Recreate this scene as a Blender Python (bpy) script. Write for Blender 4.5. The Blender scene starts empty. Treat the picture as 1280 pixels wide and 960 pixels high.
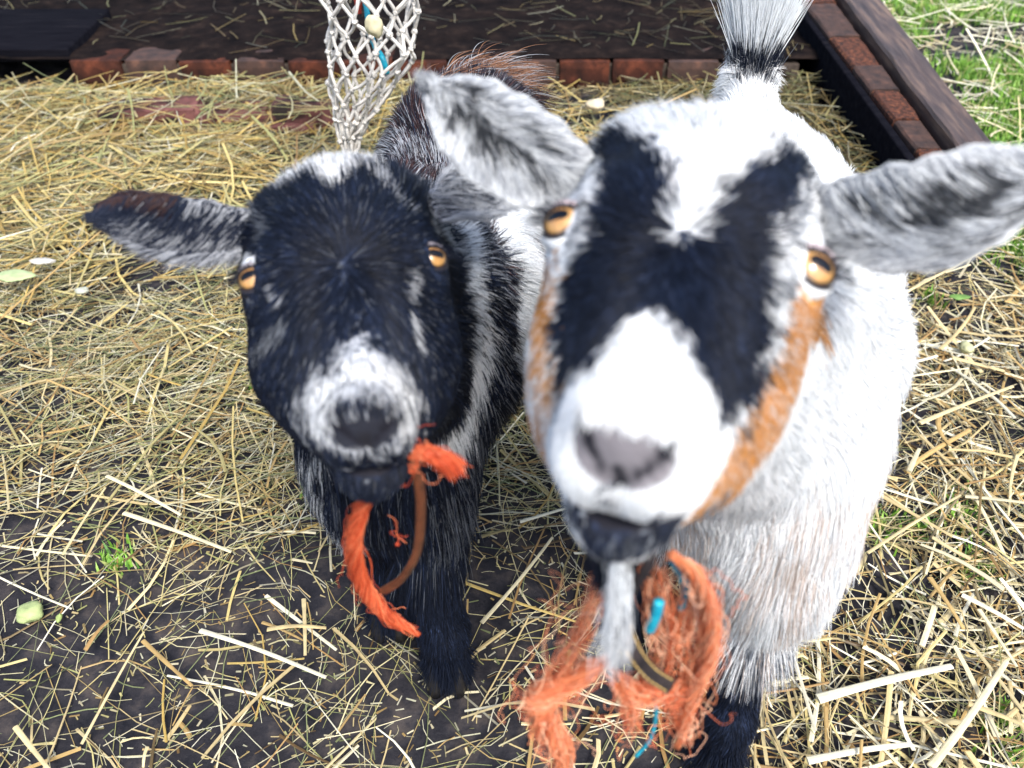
import bpy, math
import numpy as np
from mathutils import Vector, Matrix

scene = bpy.context.scene
COL = scene.collection
RNG = np.random.default_rng(7)

# ------------------------------------------------------------------ camera
FPX = 1065.0                      # focal length in pixels of a 1280 wide picture
PITCH = math.radians(42.0)
CAMH = 0.77
cam_data = bpy.data.cameras.new('camera')
cam = bpy.data.objects.new('camera', cam_data)
COL.objects.link(cam)
cam.location = (0, 0, CAMH)
cam.rotation_euler = (math.radians(90) - PITCH, 0, 0)
cam_data.sensor_width = 36.0
cam_data.lens = 36.0 * FPX / 1280.0
cam_data.clip_start = 0.02
cam_data.clip_end = 300.0
cam_data.dof.use_dof = True
cam_data.dof.focus_distance = 0.86
cam_data.dof.aperture_fstop = 6.5
scene.camera = cam

# ------------------------------------------------------------------ light
SUN_EL, SUN_AZ = 56.0, 158.0      # soft overcast light from above, a little behind the camera
world = bpy.data.worlds.new("World")
scene.world = world
world.use_nodes = True
wn = world.node_tree
wn.nodes.clear()
sky = wn.nodes.new('ShaderNodeTexSky')
sky.sky_type = 'NISHITA'
sky.sun_disc = False
sky.sun_elevation = math.radians(SUN_EL)
sky.sun_rotation = math.radians(SUN_AZ)
sky.air_density = 1.0
sky.dust_density = 3.0
bg = wn.nodes.new('ShaderNodeBackground')
bg.inputs['Strength'].default_value = 0.15
wo = wn.nodes.new('ShaderNodeOutputWorld')
wn.links.new(sky.outputs['Color'], bg.inputs['Color'])
wn.links.new(bg.outputs['Background'], wo.inputs['Surface'])
sun_data = bpy.data.lights.new('sun', 'SUN')
sun_data.energy = 2.4
sun_data.angle = math.radians(14)
sun_data.color = (1.0, 0.97, 0.92)
sun = bpy.data.objects.new('sun', sun_data)
COL.objects.link(sun)
_el, _az = math.radians(SUN_EL), math.radians(SUN_AZ)
_sd = Vector((math.sin(_az) * math.cos(_el), math.cos(_az) * math.cos(_el), math.sin(_el)))
sun.rotation_euler = _sd.to_track_quat('Z', 'Y').to_euler()

scene.view_settings.view_transform = 'Standard'
scene.view_settings.look = 'None'
scene.view_settings.exposure = 1.15
scene.view_settings.gamma = 1.0
scene.render.engine = 'CYCLES'
scene.cycles.max_bounces = 6
scene.cycles.diffuse_bounces = 3
scene.cycles.use_denoising = True
scene.cycles_curves.shape = 'RIBBONS'

# ------------------------------------------------------------------ maths helpers
CAM = np.array([0, 0, CAMH])
FWD = np.array([0, math.cos(PITCH), -math.sin(PITCH)])
UPV = np.array([0, math.sin(PITCH), math.cos(PITCH)])
RGT = np.array([1.0, 0, 0])


def P(px, py, Z):
    """a place in the yard, measured off the photograph: pixel and distance in metres"""
    return CAM + RGT * ((px - 640) / FPX * Z) + UPV * ((480 - py) / FPX * Z) + FWD * Z


def PG(px, py, h=0.0):
    """the place where that line of sight meets the height h"""
    d = RGT * ((px - 640) / FPX) + UPV * ((480 - py) / FPX) + FWD
    return CAM + d * ((h - CAMH) / d[2])


def proj(p):
    v = np.asarray(p) - CAM
    Z = v @ FWD
    return np.stack([640 + (v @ RGT) / Z * FPX, 480 - (v @ UPV) / Z * FPX], -1)


def unit(v):
    v = np.asarray(v, float)
    return v / np.maximum(np.linalg.norm(v, axis=-1, keepdims=True), 1e-9)


def sstep(a, b, x):
    t = np.clip((x - a) / (b - a), 0, 1)
    return t * t * (3 - 2 * t)


def vnoise(p, scale, seed=0):
    """smooth value noise in -1..1 at the points p (N,3)"""
    q = np.asarray(p, float) / scale + seed * 17.31
    i = np.floor(q).astype(np.int64)
    f = q - i
    f = f * f * (3 - 2 * f)
    out = np.zeros(len(q))
    for dx in (0, 1):
        for dy in (0, 1):
            for dz in (0, 1):
                h = (i[:, 0] + dx) * 374761393 + (i[:, 1] + dy) * 668265263 + (i[:, 2] + dz) * 2147483647 + seed * 144665
                h = (h ^ (h >> 13)) * 1274126177
                h = (h ^ (h >> 16)) & 0xFFFF
                w = (f[:, 0] if dx else 1 - f[:, 0]) * (f[:, 1] if dy else 1 - f[:, 1]) * (f[:, 2] if dz else 1 - f[:, 2])
                out += w * (h / 65535.0 * 2 - 1)
    return out


def catmull(pts, n):
    pts = np.asarray(pts, float)
    p = np.vstack([2 * pts[0] - pts[1], pts, 2 * pts[-1] - pts[-2]])
    m = len(pts) - 1
    t = np.linspace(0, m, n)
    k = np.minimum(t.astype(int), m - 1)
    u = (t - k)[:, None]
    a, b, c, d = p[k], p[k + 1], p[k + 2], p[k + 3]
    return 0.5 * ((2 * b) + (-a + c) * u + (2 * a - 5 * b + 4 * c - d) * u ** 2 + (-a + 3 * b - 3 * c + d) * u ** 3)


# ------------------------------------------------------------------ object helpers
def tag(o, label=None, cat=None, group=None, kind=None):
    if label:
        o['label'] = label
    if cat:
        o['category'] = cat
    if group:
        o['group'] = group
    if kind:
        o['kind'] = kind
    return o


def empty(name, loc=(0, 0, 0)):
    o = bpy.data.objects.new(name, None)
    o.empty_display_size = 0.05
    o.location = Vector([float(v) for v in loc])
    COL.objects.link(o)
    return o


def link(name, data, mat=None, parent=None, loc=None):
    o = bpy.data.objects.new(name, data)
    COL.objects.link(o)
    if mat is not None and len(data.materials) == 0:
        data.materials.append(mat)
    if parent is not None:
        o.parent = parent
        o.matrix_parent_inverse = Matrix.Translation(-parent.location) if loc is None else Matrix()
    if loc is not None:
        o.location = Vector([float(v) for v in loc])
    return o


def np_mesh(name, V, F, smooth=True, col=None):
    """mesh from arrays; F is (n,k) with equal k, or a list of such arrays"""
    Fs = F if isinstance(F, list) else [F]
    me = bpy.data.meshes.new(name)
    V = np.ascontiguousarray(V, np.float32)
    me.vertices.add(len(V))
    me.vertices.foreach_set('co', V.ravel())
    loops = np.concatenate([f.ravel() for f in Fs]).astype(np.int32)
    tot = np.concatenate([np.full(len(f), f.shape[1], np.int32) for f in Fs])
    st = np.concatenate([[0], np.cumsum(tot)[:-1]]).astype(np.int32)
    me.loops.add(len(loops))
    me.loops.foreach_set('vertex_index', loops)
    me.polygons.add(len(tot))
    me.polygons.foreach_set('loop_start', st)
    me.polygons.foreach_set('loop_total', tot)
    me.polygons.foreach_set('use_smooth', np.full(len(tot), smooth))
    me.update(calc_edges=True)
    if col is not None:
        a = me.color_attributes.new('tint', 'FLOAT_COLOR', 'POINT')
        c = np.ones((len(V), 4), np.float32)
        c[:, :3] = col
        a.data.foreach_set('color', c.ravel())
    return me


def box_mesh(name, size, bevel=0.004, wob=0.0, seed=0):
    """a box with rounded edges and slightly worn, uneven faces (a few dozen faces)"""
    sx, sy, sz = [s / 2 for s in size]
    b = bevel

    def axis(s):
        return np.array([-s, -s + b, s - b, s])
    X, Y, Z = axis(sx), axis(sy), axis(sz)
    idx, V, F = {}, [], []

    def vid(i, j, k):
        key = (i, j, k)
        if key not in idx:
            idx[key] = len(V)
            p = np.array([X[i], Y[j], Z[k]])
            n_ext = sum(1 for q in (i, j, k) if q in (0, 3))
            if n_ext > 1:
                c = np.clip(p, [-sx + b, -sy + b, -sz + b], [sx - b, sy - b, sz - b])
                d = p - c
                p = c + d / np.linalg.norm(d) * b
            V.append(p)
        return idx[key]
    for a in range(3):
        for b0 in range(3):
            F.append([vid(a, b0, 3), vid(a + 1, b0, 3), vid(a + 1, b0 + 1, 3), vid(a, b0 + 1, 3)])
            F.append([vid(a, b0, 0), vid(a, b0 + 1, 0), vid(a + 1, b0 + 1, 0), vid(a + 1, b0, 0)])
            F.append([vid(a, 0, b0), vid(a + 1, 0, b0), vid(a + 1, 0, b0 + 1), vid(a, 0, b0 + 1)])
            F.append([vid(a, 3, b0), vid(a, 3, b0 + 1), vid(a + 1, 3, b0 + 1), vid(a + 1, 3, b0)])
            F.append([vid(0, a, b0), vid(0, a, b0 + 1), vid(0, a + 1, b0 + 1), vid(0, a + 1, b0)])
            F.append([vid(3, a, b0), vid(3, a + 1, b0), vid(3, a + 1, b0 + 1), vid(3, a, b0 + 1)])
    V = np.array(V)
    if wob:
        r = np.random.default_rng(seed)
        V = V + r.normal(0, wob, V.shape)
    return np_mesh(name, V, np.array(F), smooth=True)


def tube(path, rad, sides=8, close=True):
    """verts, faces of a tube along path (n,3); rad scalar or (n,)"""
    path = np.asarray(path, float)
    n = len(path)
    rad = np.broadcast_to(rad, (n,))
    T = unit(np.gradient(path, axis=0))
    ref = np.array([0.31, 0.17, 0.93])
    A = unit(np.cross(T, ref))
    B = np.cross(T, A)
    th = np.linspace(0, 2 * math.pi, sides, endpoint=False)
    V = path[:, None] + rad[:, None, None] * (np.cos(th)[None, :, None] * A[:, None] + np.sin(th)[None, :, None] * B[:, None])
    V = V.reshape(-1, 3)
    i = np.arange(n - 1)[:, None] * sides
    j = np.arange(sides)[None]
    jn = (j + 1) % sides
    F = np.stack([i + j, i + jn, i + sides + jn, i + sides + j], -1).reshape(-1, 4)
    if close:
        V = np.vstack([V, path[:1], path[-1:]])
        c0, c1 = len(V) - 2, len(V) - 1
        j = np.arange(sides)
        jn = (j + 1) % sides
        caps = np.concatenate([np.stack([np.full(sides, c0), jn, j], -1), np.stack([np.full(sides, c1), (n - 1) * sides + j, (n - 1) * sides + jn], -1)])
        return V, [F, caps]
    return V, [F]


def merge(parts):
    Vs, Fs, off = [], [], 0
    for V, F in parts:
        Vs.append(V)
        for f in (F if isinstance(F, list) else [F]):
            Fs.append(np.asarray(f) + off)
        off += len(V)
    return np.vstack(Vs), Fs


def strands(name, pts, rad, col, mat, parent=None):
    """hair: pts (n,k,3), rad (k,) or (n,k), col (n,3), every strand with its own colour"""
    n, k, _ = pts.shape
    hc = bpy.data.hair_curves.new(name)
    hc.add_curves([k] * n)
    hc.attributes['position'].data.foreach_set('vector', np.ascontiguousarray(pts, np.float32).ravel()) if 'position' in hc.attributes else None
    r = hc.attributes.get('radius') or hc.attributes.new('radius', 'FLOAT', 'POINT')
    r.data.foreach_set('value', np.ascontiguousarray(np.broadcast_to(rad, (n, k)), np.float32).ravel())
    a = hc.attributes.new('tint', 'FLOAT_COLOR', 'CURVE')
    c = np.ones((n, 4), np.float32)
    c[:, :3] = np.clip(col, 0, 0.9)
    a.data.foreach_set('color', c.ravel())
    return link(name, hc, mat, parent)


# ------------------------------------------------------------------ materials
def new_mat(name):
    m = bpy.data.materials.new(name)
    m.use_nodes = True
    nt = m.node_tree
    b = nt.nodes['Principled BSDF']
    return m, nt, b


def N(nt, typ, **kw):
    n = nt.nodes.new(typ)
    for k, v in kw.items():
        setattr(n, k, v)
    return n


def noise_ramp(nt, scale, stops, detail=6, rough=0.6, coord='Object', stretch=None):
    tc = N(nt, 'ShaderNodeTexCoord')
    mp = N(nt, 'ShaderNodeMapping')
    if stretch:
        mp.inputs['Scale'].default_value = stretch
    nt.links.new(tc.outputs[coord], mp.inputs['Vector'])
    no = N(nt, 'ShaderNodeTexNoise')
    no.inputs['Scale'].default_value = scale
    no.inputs['Detail'].default_value = detail
    no.inputs['Roughness'].default_value = rough
    nt.links.new(mp.outputs['Vector'], no.inputs['Vector'])
    rp = N(nt, 'ShaderNodeValToRGB')
    el = rp.color_ramp.elements
    while len(el) < len(stops):
        el.new(0.5)
    for e, (p, c) in zip(el, stops):
        e.position = p
        e.color = (*c, 1)
    nt.links.new(no.outputs['Fac'], rp.inputs['Fac'])
    return no, rp


def bump(nt, b, src, strength=0.4, dist=0.004):
    bp = N(nt, 'ShaderNodeBump')
    bp.inputs['Strength'].default_value = strength
    bp.inputs['Distance'].default_value = dist
    nt.links.new(src, bp.inputs['Height'])
    nt.links.new(bp.outputs['Normal'], b.inputs['Normal'])


def tint_mat(name, rough=0.6, spec=0.3, noise=None, translucent=0.0):
    m, nt, b = new_mat(name)
    at = N(nt, 'ShaderNodeAttribute', attribute_name='tint')
    src = at.outputs['Color']
    if noise:
        no, rp = noise_ramp(nt, noise[0], [(0.25, (noise[1],) * 3), (0.75, (1.0,) * 3)])
        mx = N(nt, 'ShaderNodeMix', data_type='RGBA', blend_type='MULTIPLY')
        mx.inputs['Factor'].default_value = 1.0
        nt.links.new(src, mx.inputs['A'])
        nt.links.new(rp.outputs['Color'], mx.inputs['B'])
        src = mx.outputs['Result']
    nt.links.new(src, b.inputs['Base Color'])
    b.inputs['Roughness'].default_value = rough
    b.inputs['Specular IOR Level'].default_value = spec
    if translucent:
        tr = N(nt, 'ShaderNodeBsdfTranslucent')
        nt.links.new(src, tr.inputs['Color'])
        ms = N(nt, 'ShaderNodeMixShader')
        ms.inputs['Fac'].default_value = translucent
        nt.links.new(b.outputs['BSDF'], ms.inputs[1])
        nt.links.new(tr.outputs['BSDF'], ms.inputs[2])
        nt.links.new(ms.outputs['Shader'], nt.nodes['Material Output'].inputs['Surface'])
    return m


M = {}
M['fur'] = tint_mat('goat_fur', 0.5, 0.3, translucent=0.35)
M['skin'] = tint_mat('goat_skin', 0.75, 0.15, noise=(220, 0.7))
M['straw'] = tint_mat('straw', 0.5, 0.4, noise=(160, 0.72), translucent=0.12)
M['grass'] = tint_mat('grass_blade', 0.5, 0.3, translucent=0.3)
M['fibre'] = tint_mat('nylon_fibre', 0.45, 0.35, translucent=0.25)
M['leaf'] = tint_mat('leaf', 0.5, 0.3, noise=(90, 0.75), translucent=0.2)


def flat_mat(name, stops, scale, rough=0.8, spec=0.3, bstr=0.5, bdist=0.003, stretch=None, rough_noise=None, detail=8):
    m, nt, b = new_mat(name)
    no, rp = noise_ramp(nt, scale, stops, detail=detail, stretch=stretch)
    nt.links.new(rp.outputs['Color'], b.inputs['Base Color'])
    b.inputs['Roughness'].default_value = rough
    b.inputs['Specular IOR Level'].default_value = spec
    if rough_noise:
        n2, r2 = noise_ramp(nt, rough_noise[0], [(0.35, (rough_noise[1],) * 3), (0.65, (rough_noise[2],) * 3)])
        nt.links.new(r2.outputs['Color'], b.inputs['Roughness'])
    bump(nt, b, no.outputs['Fac'], bstr, bdist)
    return m


M['mud'] = flat_mat('wet_mud', [(0.3, (0.008, 0.0085, 0.012)), (0.5, (0.021, 0.020, 0.024)), (0.74, (0.070, 0.058, 0.052))], 34, 0.8, 0.12, 0.9, 0.006, rough_noise=(9, 0.5, 0.95), detail=12)
M['far_ground'] = M['mud']
M['dirt'] = flat_mat('dirt_floor', [(0.3, (0.004, 0.0035, 0.004)), (0.55, (0.011, 0.008, 0.0075)), (0.75, (0.030, 0.020, 0.016))], 25, 0.95, 0.03, 0.9, 0.008)
M['brick'] = flat_mat('old_red_brick', [(0.3, (0.014, 0.009, 0.008)), (0.54, (0.050, 0.018, 0.012)), (0.78, (0.16, 0.048, 0.025))], 26, 0.9, 0.1, 0.7, 0.003)
M['brick_pale'] = flat_mat('dusty_pink_brick', [(0.40, (0.022, 0.017, 0.015)), (0.54, (0.12, 0.048, 0.042)), (0.78, (0.22, 0.095, 0.085))], 16, 0.9, 0.2, 0.6, 0.003)
M['brick_rust'] = flat_mat('speckled_brick', [(0.34, (0.02, 0.012, 0.010)), (0.5, (0.06, 0.024, 0.016)), (0.64, (0.15, 0.052, 0.026)), (0.8, (0.32, 0.17, 0.10))], 120, 0.9, 0.2, 0.9, 0.003)
M['brick_dark'] = flat_mat('grimy_brick', [(0.3, (0.02, 0.014, 0.013)), (0.6, (0.06, 0.032, 0.024)), (0.8, (0.15, 0.07, 0.045))], 40, 0.8, 0.3, 0.8, 0.003)
M['timber'] = flat_mat('weathered_timber', [(0.3, (0.025, 0.018, 0.017)), (0.52, (0.065, 0.043, 0.036)), (0.72, (0.17, 0.11, 0.075))], 9, 0.55, 0.4, 0.5, 0.003, stretch=(7, 0.7, 7))
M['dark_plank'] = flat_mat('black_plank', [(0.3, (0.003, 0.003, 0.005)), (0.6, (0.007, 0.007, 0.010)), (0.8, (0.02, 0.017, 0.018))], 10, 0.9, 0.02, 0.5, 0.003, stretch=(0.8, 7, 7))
M['mortar'] = flat_mat('mortar', [(0.3, (0.02, 0.016, 0.014)), (0.7, (0.07, 0.055, 0.045))], 60, 0.95, 0.1, 0.6, 0.002)
M['cotton'] = flat_mat('net_cord', [(0.3, (0.40, 0.37, 0.33)), (0.6, (0.62, 0.60, 0.56)), (0.8, (0.74, 0.72, 0.68))], 120, 0.9, 0.15, 0.8, 0.001)
M['teal'] = flat_mat('teal_nylon', [(0.3, (0.0, 0.16, 0.26)), (0.7, (0.02, 0.42, 0.55))], 150, 0.4, 0.4, 0.4, 0.001)
M['red'] = flat_mat('red_nylon', [(0.3, (0.25, 0.02, 0.015)), (0.7, (0.5, 0.06, 0.03))], 150, 0.5, 0.4, 0.4, 0.001)
M['leather_brown'] = flat_mat('brown_leather', [(0.3, (0.05, 0.016, 0.008)), (0.7, (0.16, 0.05, 0.022))], 80, 0.4, 0.5, 0.4, 0.001)
M['leather_dark'] = flat_mat('dark_leather', [(0.3, (0.010, 0.009, 0.011)), (0.7, (0.045, 0.035, 0.035))], 80, 0.4, 0.5, 0.4, 0.001)
M['stitch'] = flat_mat('yellow_thread', [(0.3, (0.4, 0.26, 0.08)), (0.7, (0.6, 0.42, 0.16))], 200, 0.7, 0.2, 0.2, 0.0005)
M['hoof'] = flat_mat('hoof_horn', [(0.3, (0.006, 0.006, 0.007)), (0.7, (0.018, 0.015, 0.014))], 60, 0.5, 0.4, 0.4, 0.001, stretch=(1, 1, 6))


def plain(name, col, rough, spec=0.5, coat=0.0):
    m, nt, b = new_mat(name)
    no, rp = noise_ramp(nt, 300, [(0.3, tuple(c * 0.8 for c in col)), (0.7, col)])
    nt.links.new(rp.outputs['Color'], b.inputs['Base Color'])
    b.inputs['Roughness'].default_value = rough
    b.inputs['Specular IOR Level'].default_value = spec
    b.inputs['Coat Weight'].default_value = coat
    b.inputs['Coat Roughness'].default_value = 0.03
    return m


M['pupil'] = plain('pupil', (0.002, 0.002, 0.004), 0.3, 0.3, 0.25)
M['lid'] = tint_mat('eyelid', 0.45, 0.4)
m, nt, b = new_mat('eyeball')
at = N(nt, 'ShaderNodeAttribute', attribute_name='tint')
nt.links.new(at.outputs['Color'], b.inputs['Base Color'])
b.inputs['Roughness'].default_value = 0.35
b.inputs['Coat Weight'].default_value = 1.0
b.inputs['Coat Roughness'].default_value = 0.04
M['eye'] = m


# ------------------------------------------------------------------ solid modelling of the animals
def surface_nets(f, org, h):
    s = f < 0
    nx, ny, nz = f.shape
    c = np.zeros((nx - 1, ny - 1, nz - 1), np.uint8)
    offs = [(i, j, k) for i in (0, 1) for j in (0, 1) for k in (0, 1)]
    for i, j, k in offs:
        c += s[i:nx - 1 + i, j:ny - 1 + j, k:nz - 1 + k]
    act = np.argwhere((c > 0) & (c < 8))
    idx = np.full(c.shape, -1, np.int32)
    idx[act[:, 0], act[:, 1], act[:, 2]] = np.arange(len(act))
    val = {o: f[act[:, 0] + o[0], act[:, 1] + o[1], act[:, 2] + o[2]] for o in offs}
    acc = np.zeros((len(act), 3))
    cnt = np.zeros(len(act))
    for o in offs:
        for ax in range(3):
            if o[ax] == 0:
                o2 = tuple(1 if a == ax else o[a] for a in range(3))
                v0, v1 = val[o], val[o2]
                m_ = (v0 < 0) != (v1 < 0)
                t = np.where(m_, v0 / np.where(m_, v0 - v1, 1), 0)
                q = np.tile(np.array(o, float), (len(act), 1))
                q[:, ax] += t
                acc[m_] += q[m_]
                cnt[m_] += 1
    V = org + (act + acc / cnt[:, None]) * h
    F = []
    for ax in range(3):
        a1, a2 = [(1, 2), (2, 0), (0, 1)][ax]
        sl0 = [slice(None)] * 3
        sl1 = [slice(None)] * 3
        sl0[ax] = slice(0, -1)
        sl1[ax] = slice(1, None)
        e = np.argwhere(s[tuple(sl0)] != s[tuple(sl1)])
        e = e[(e[:, a1] > 0) & (e[:, a2] > 0) & (e[:, a1] < f.shape[a1] - 1) & (e[:, a2] < f.shape[a2] - 1)]
        inside = s[e[:, 0], e[:, 1], e[:, 2]]
        q = []
        for d1, d2 in ((-1, -1), (0, -1), (0, 0), (-1, 0)):
            g = e.copy()
            g[:, a1] += d1
            g[:, a2] += d2
            q.append(idx[g[:, 0], g[:, 1], g[:, 2]])
        q = np.stack(q, -1)
        q = np.where(inside[:, None], q, q[:, ::-1])
        F.append(q)
    return V, np.vstack(F)


class Blob:
    """smooth union of ellipsoids and tapered capsules, turned into one continuous skin"""

    def __init__(self):
        self.p = []

    def ell(self, c, r, R=None, k=0.02, cut=False):
        self.p.append(('e', np.asarray(c, float), np.asarray(r, float), np.eye(3) if R is None else np.asarray(R), k, cut))

    def cap(self, a, b, ra, rb, k=0.03):
        self.p.append(('c', np.asarray(a, float), np.asarray(b, float), ra, rb, k, False))

    def chain(self, pts, rads, k=0.02):
        for i in range(len(pts) - 1):
            self.cap(pts[i], pts[i + 1], rads[i], rads[i + 1], k)

    def field(self, X, pr):
        if pr[0] == 'e':
            q = (X - pr[1]) @ pr[3]
            k0 = np.linalg.norm(q / pr[2], axis=-1)
            k1 = np.linalg.norm(q / pr[2] ** 2, axis=-1)
            return k0 * (k0 - 1) / np.maximum(k1, 1e-6)
        a, b, ra, rb = pr[1:5]
        ba = b - a
        t = np.clip(((X - a) @ ba) / (ba @ ba), 0, 1)
        return np.linalg.norm(X - a - t[..., None] * ba, axis=-1) - (ra + (rb - ra) * t)

    def build(self, h):
        lo, hi = np.full(3, 9.), np.full(3, -9.)
        for pr in self.p:
            if pr[0] == 'e':
                if pr[5]:
                    continue
                r = np.max(pr[2])
                lo, hi = np.minimum(lo, pr[1] - r), np.maximum(hi, pr[1] + r)
            else:
                lo = np.minimum(lo, np.minimum(pr[1] - pr[3], pr[2] - pr[4]))
                hi = np.maximum(hi, np.maximum(pr[1] + pr[3], pr[2] + pr[4]))
        lo -= 0.03
        hi += 0.03
        dims = np.ceil((hi - lo) / h).astype(int)
        f = np.full(dims, 1.0, np.float32)
        ax = [lo[i] + np.arange(dims[i]) * h for i in range(3)]
        for pr in self.p:
            k = pr[4] if pr[0] == 'e' else pr[5]
            cut = pr[-1] if pr[0] == 'e' else False
            if pr[0] == 'e':
                r = np.max(pr[2])
                a, b = pr[1] - r, pr[1] + r
            else:
                a = np.minimum(pr[1] - pr[3], pr[2] - pr[4])
                b = np.maximum(pr[1] + pr[3], pr[2] + pr[4])
            i0 = np.maximum(((a - k - 0.012 - lo) / h).astype(int), 0)
            i1 = np.minimum(((b + k + 0.012 - lo) / h).astype(int) + 2, dims)
            sl = tuple(slice(i0[i], i1[i]) for i in range(3))
            X = np.stack(np.meshgrid(*[ax[i][sl[i]] for i in range(3)], indexing='ij'), -1)
            d = self.field(X, pr).astype(np.float32)
            g = f[sl]
            if cut:
                d = -d
                hh = np.clip(0.5 - 0.5 * (g - d) / k, 0, 1)
                f[sl] = g * (1 - hh) + d * hh + k * hh * (1 - hh)
            else:
                hh = np.clip(0.5 + 0.5 * (d - g) / k, 0, 1)
                f[sl] = d * (1 - hh) + g * hh - k * hh * (1 - hh)
        return surface_nets(f, lo, h)


def vert_normals(V, F):
    n = np.cross(V[F[:, 2]] - V[F[:, 0]], V[F[:, 3]] - V[F[:, 1]])
    out = np.zeros_like(V)
    for i in range(4):
        np.add.at(out, F[:, i], n)
    return unit(out)


def sample(V, Nn, F, dens, count, rng):
    """roots spread over the quads by area x density; returns pos, normal"""
    T = np.vstack([F[:, [0, 1, 2]], F[:, [0, 2, 3]]])
    a, b, c = V[T[:, 0]], V[T[:, 1]], V[T[:, 2]]
    ar = np.linalg.norm(np.cross(b - a, c - a), axis=1) * dens((a + b + c) / 3)
    cs = np.cumsum(ar)
    t = np.searchsorted(cs, rng.random(count) * cs[-1])
    t = np.minimum(t, len(T) - 1)
    u, v = rng.random(count), rng.random(count)
    fl = u + v > 1
    u[fl], v[fl] = 1 - u[fl], 1 - v[fl]
    w = 1 - u - v
    T = T[t]
    p = V[T[:, 0]] * w[:, None] + V[T[:, 1]] * u[:, None] + V[T[:, 2]] * v[:, None]
    n = unit(Nn[T[:, 0]] * w[:, None] + Nn[T[:, 1]] * u[:, None] + Nn[T[:, 2]] * v[:, None])
    return p, n


def grow(p, n, flow, lift, length, droop, k, rng, clump=0.008, clump_w=0.45, wild=0.12):
    """hair strands (N,k,3) that leave the skin, lie along the flow and gather into small locks"""
    ft = flow - np.sum(flow * n, 1, keepdims=True) * n
    ft = unit(ft)
    jit = rng.normal(0, wild, p.shape)
    big = np.stack([vnoise(p, 0.035, s) for s in (1, 2, 3)], 1) * 0.35
    d0 = unit(n * lift[:, None] + ft * (1 - lift[:, None]) + jit + big)
    L = (length * rng.uniform(0.65, 1.15, len(p)))[:, None]
    t = np.linspace(0, 1, k)[None, :, None]
    bend = (ft * 0.5 - n * 0.30 * (lift[:, None] > 0.2)) + np.array([0, 0, -1]) * droop[:, None]
    pts = p[:, None] + L[..., None] * (d0[:, None] * t + 0.5 * bend[:, None] * t ** 2)
    key = np.floor(p / clump + rng.normal(0, 0.18, p.shape)).astype(np.int64)
    hsh = key[:, 0] * 73856093 ^ key[:, 1] * 19349663 ^ key[:, 2] * 83492791
    _, inv = np.unique(hsh, return_inverse=True)
    m_ = inv.max() + 1
    cnt = np.bincount(inv, minlength=m_)
    cen = np.stack([np.bincount(inv, pts[:, -1, i], m_) / cnt for i in range(3)], 1)[inv]
    w = clump_w * np.linspace(0, 1, k)[None, :, None] ** 1.5
    tgt = cen[:, None] - (pts[:, -1:] - pts)
    pts = pts * (1 - w) + tgt * w
    return pts


def in_poly(q, poly):
    """signed distance (negative inside) of 2D points to a closed outline"""
    poly = np.asarray(poly, float)
    a, b = poly, np.roll(poly, -1, 0)
    d = np.full(len(q), 1e9)
    ins = np.zeros(len(q), bool)
    for (ax, ay), (bx, by) in zip(a, b):
        ex, ey = bx - ax, by - ay
        t = np.clip(((q[:, 0] - ax) * ex + (q[:, 1] - ay) * ey) / (ex * ex + ey * ey + 1e-12), 0, 1)
        d = np.minimum(d, np.hypot(q[:, 0] - ax - t * ex, q[:, 1] - ay - t * ey))
        c_ = ((ay > q[:, 1]) != (by > q[:, 1]))
        xi = ax + (q[:, 1] - ay) / np.where(c_, by - ay, 1) * ex
        ins ^= c_ & (q[:, 0] < xi)
    return np.where(ins, -d, d)

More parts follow.
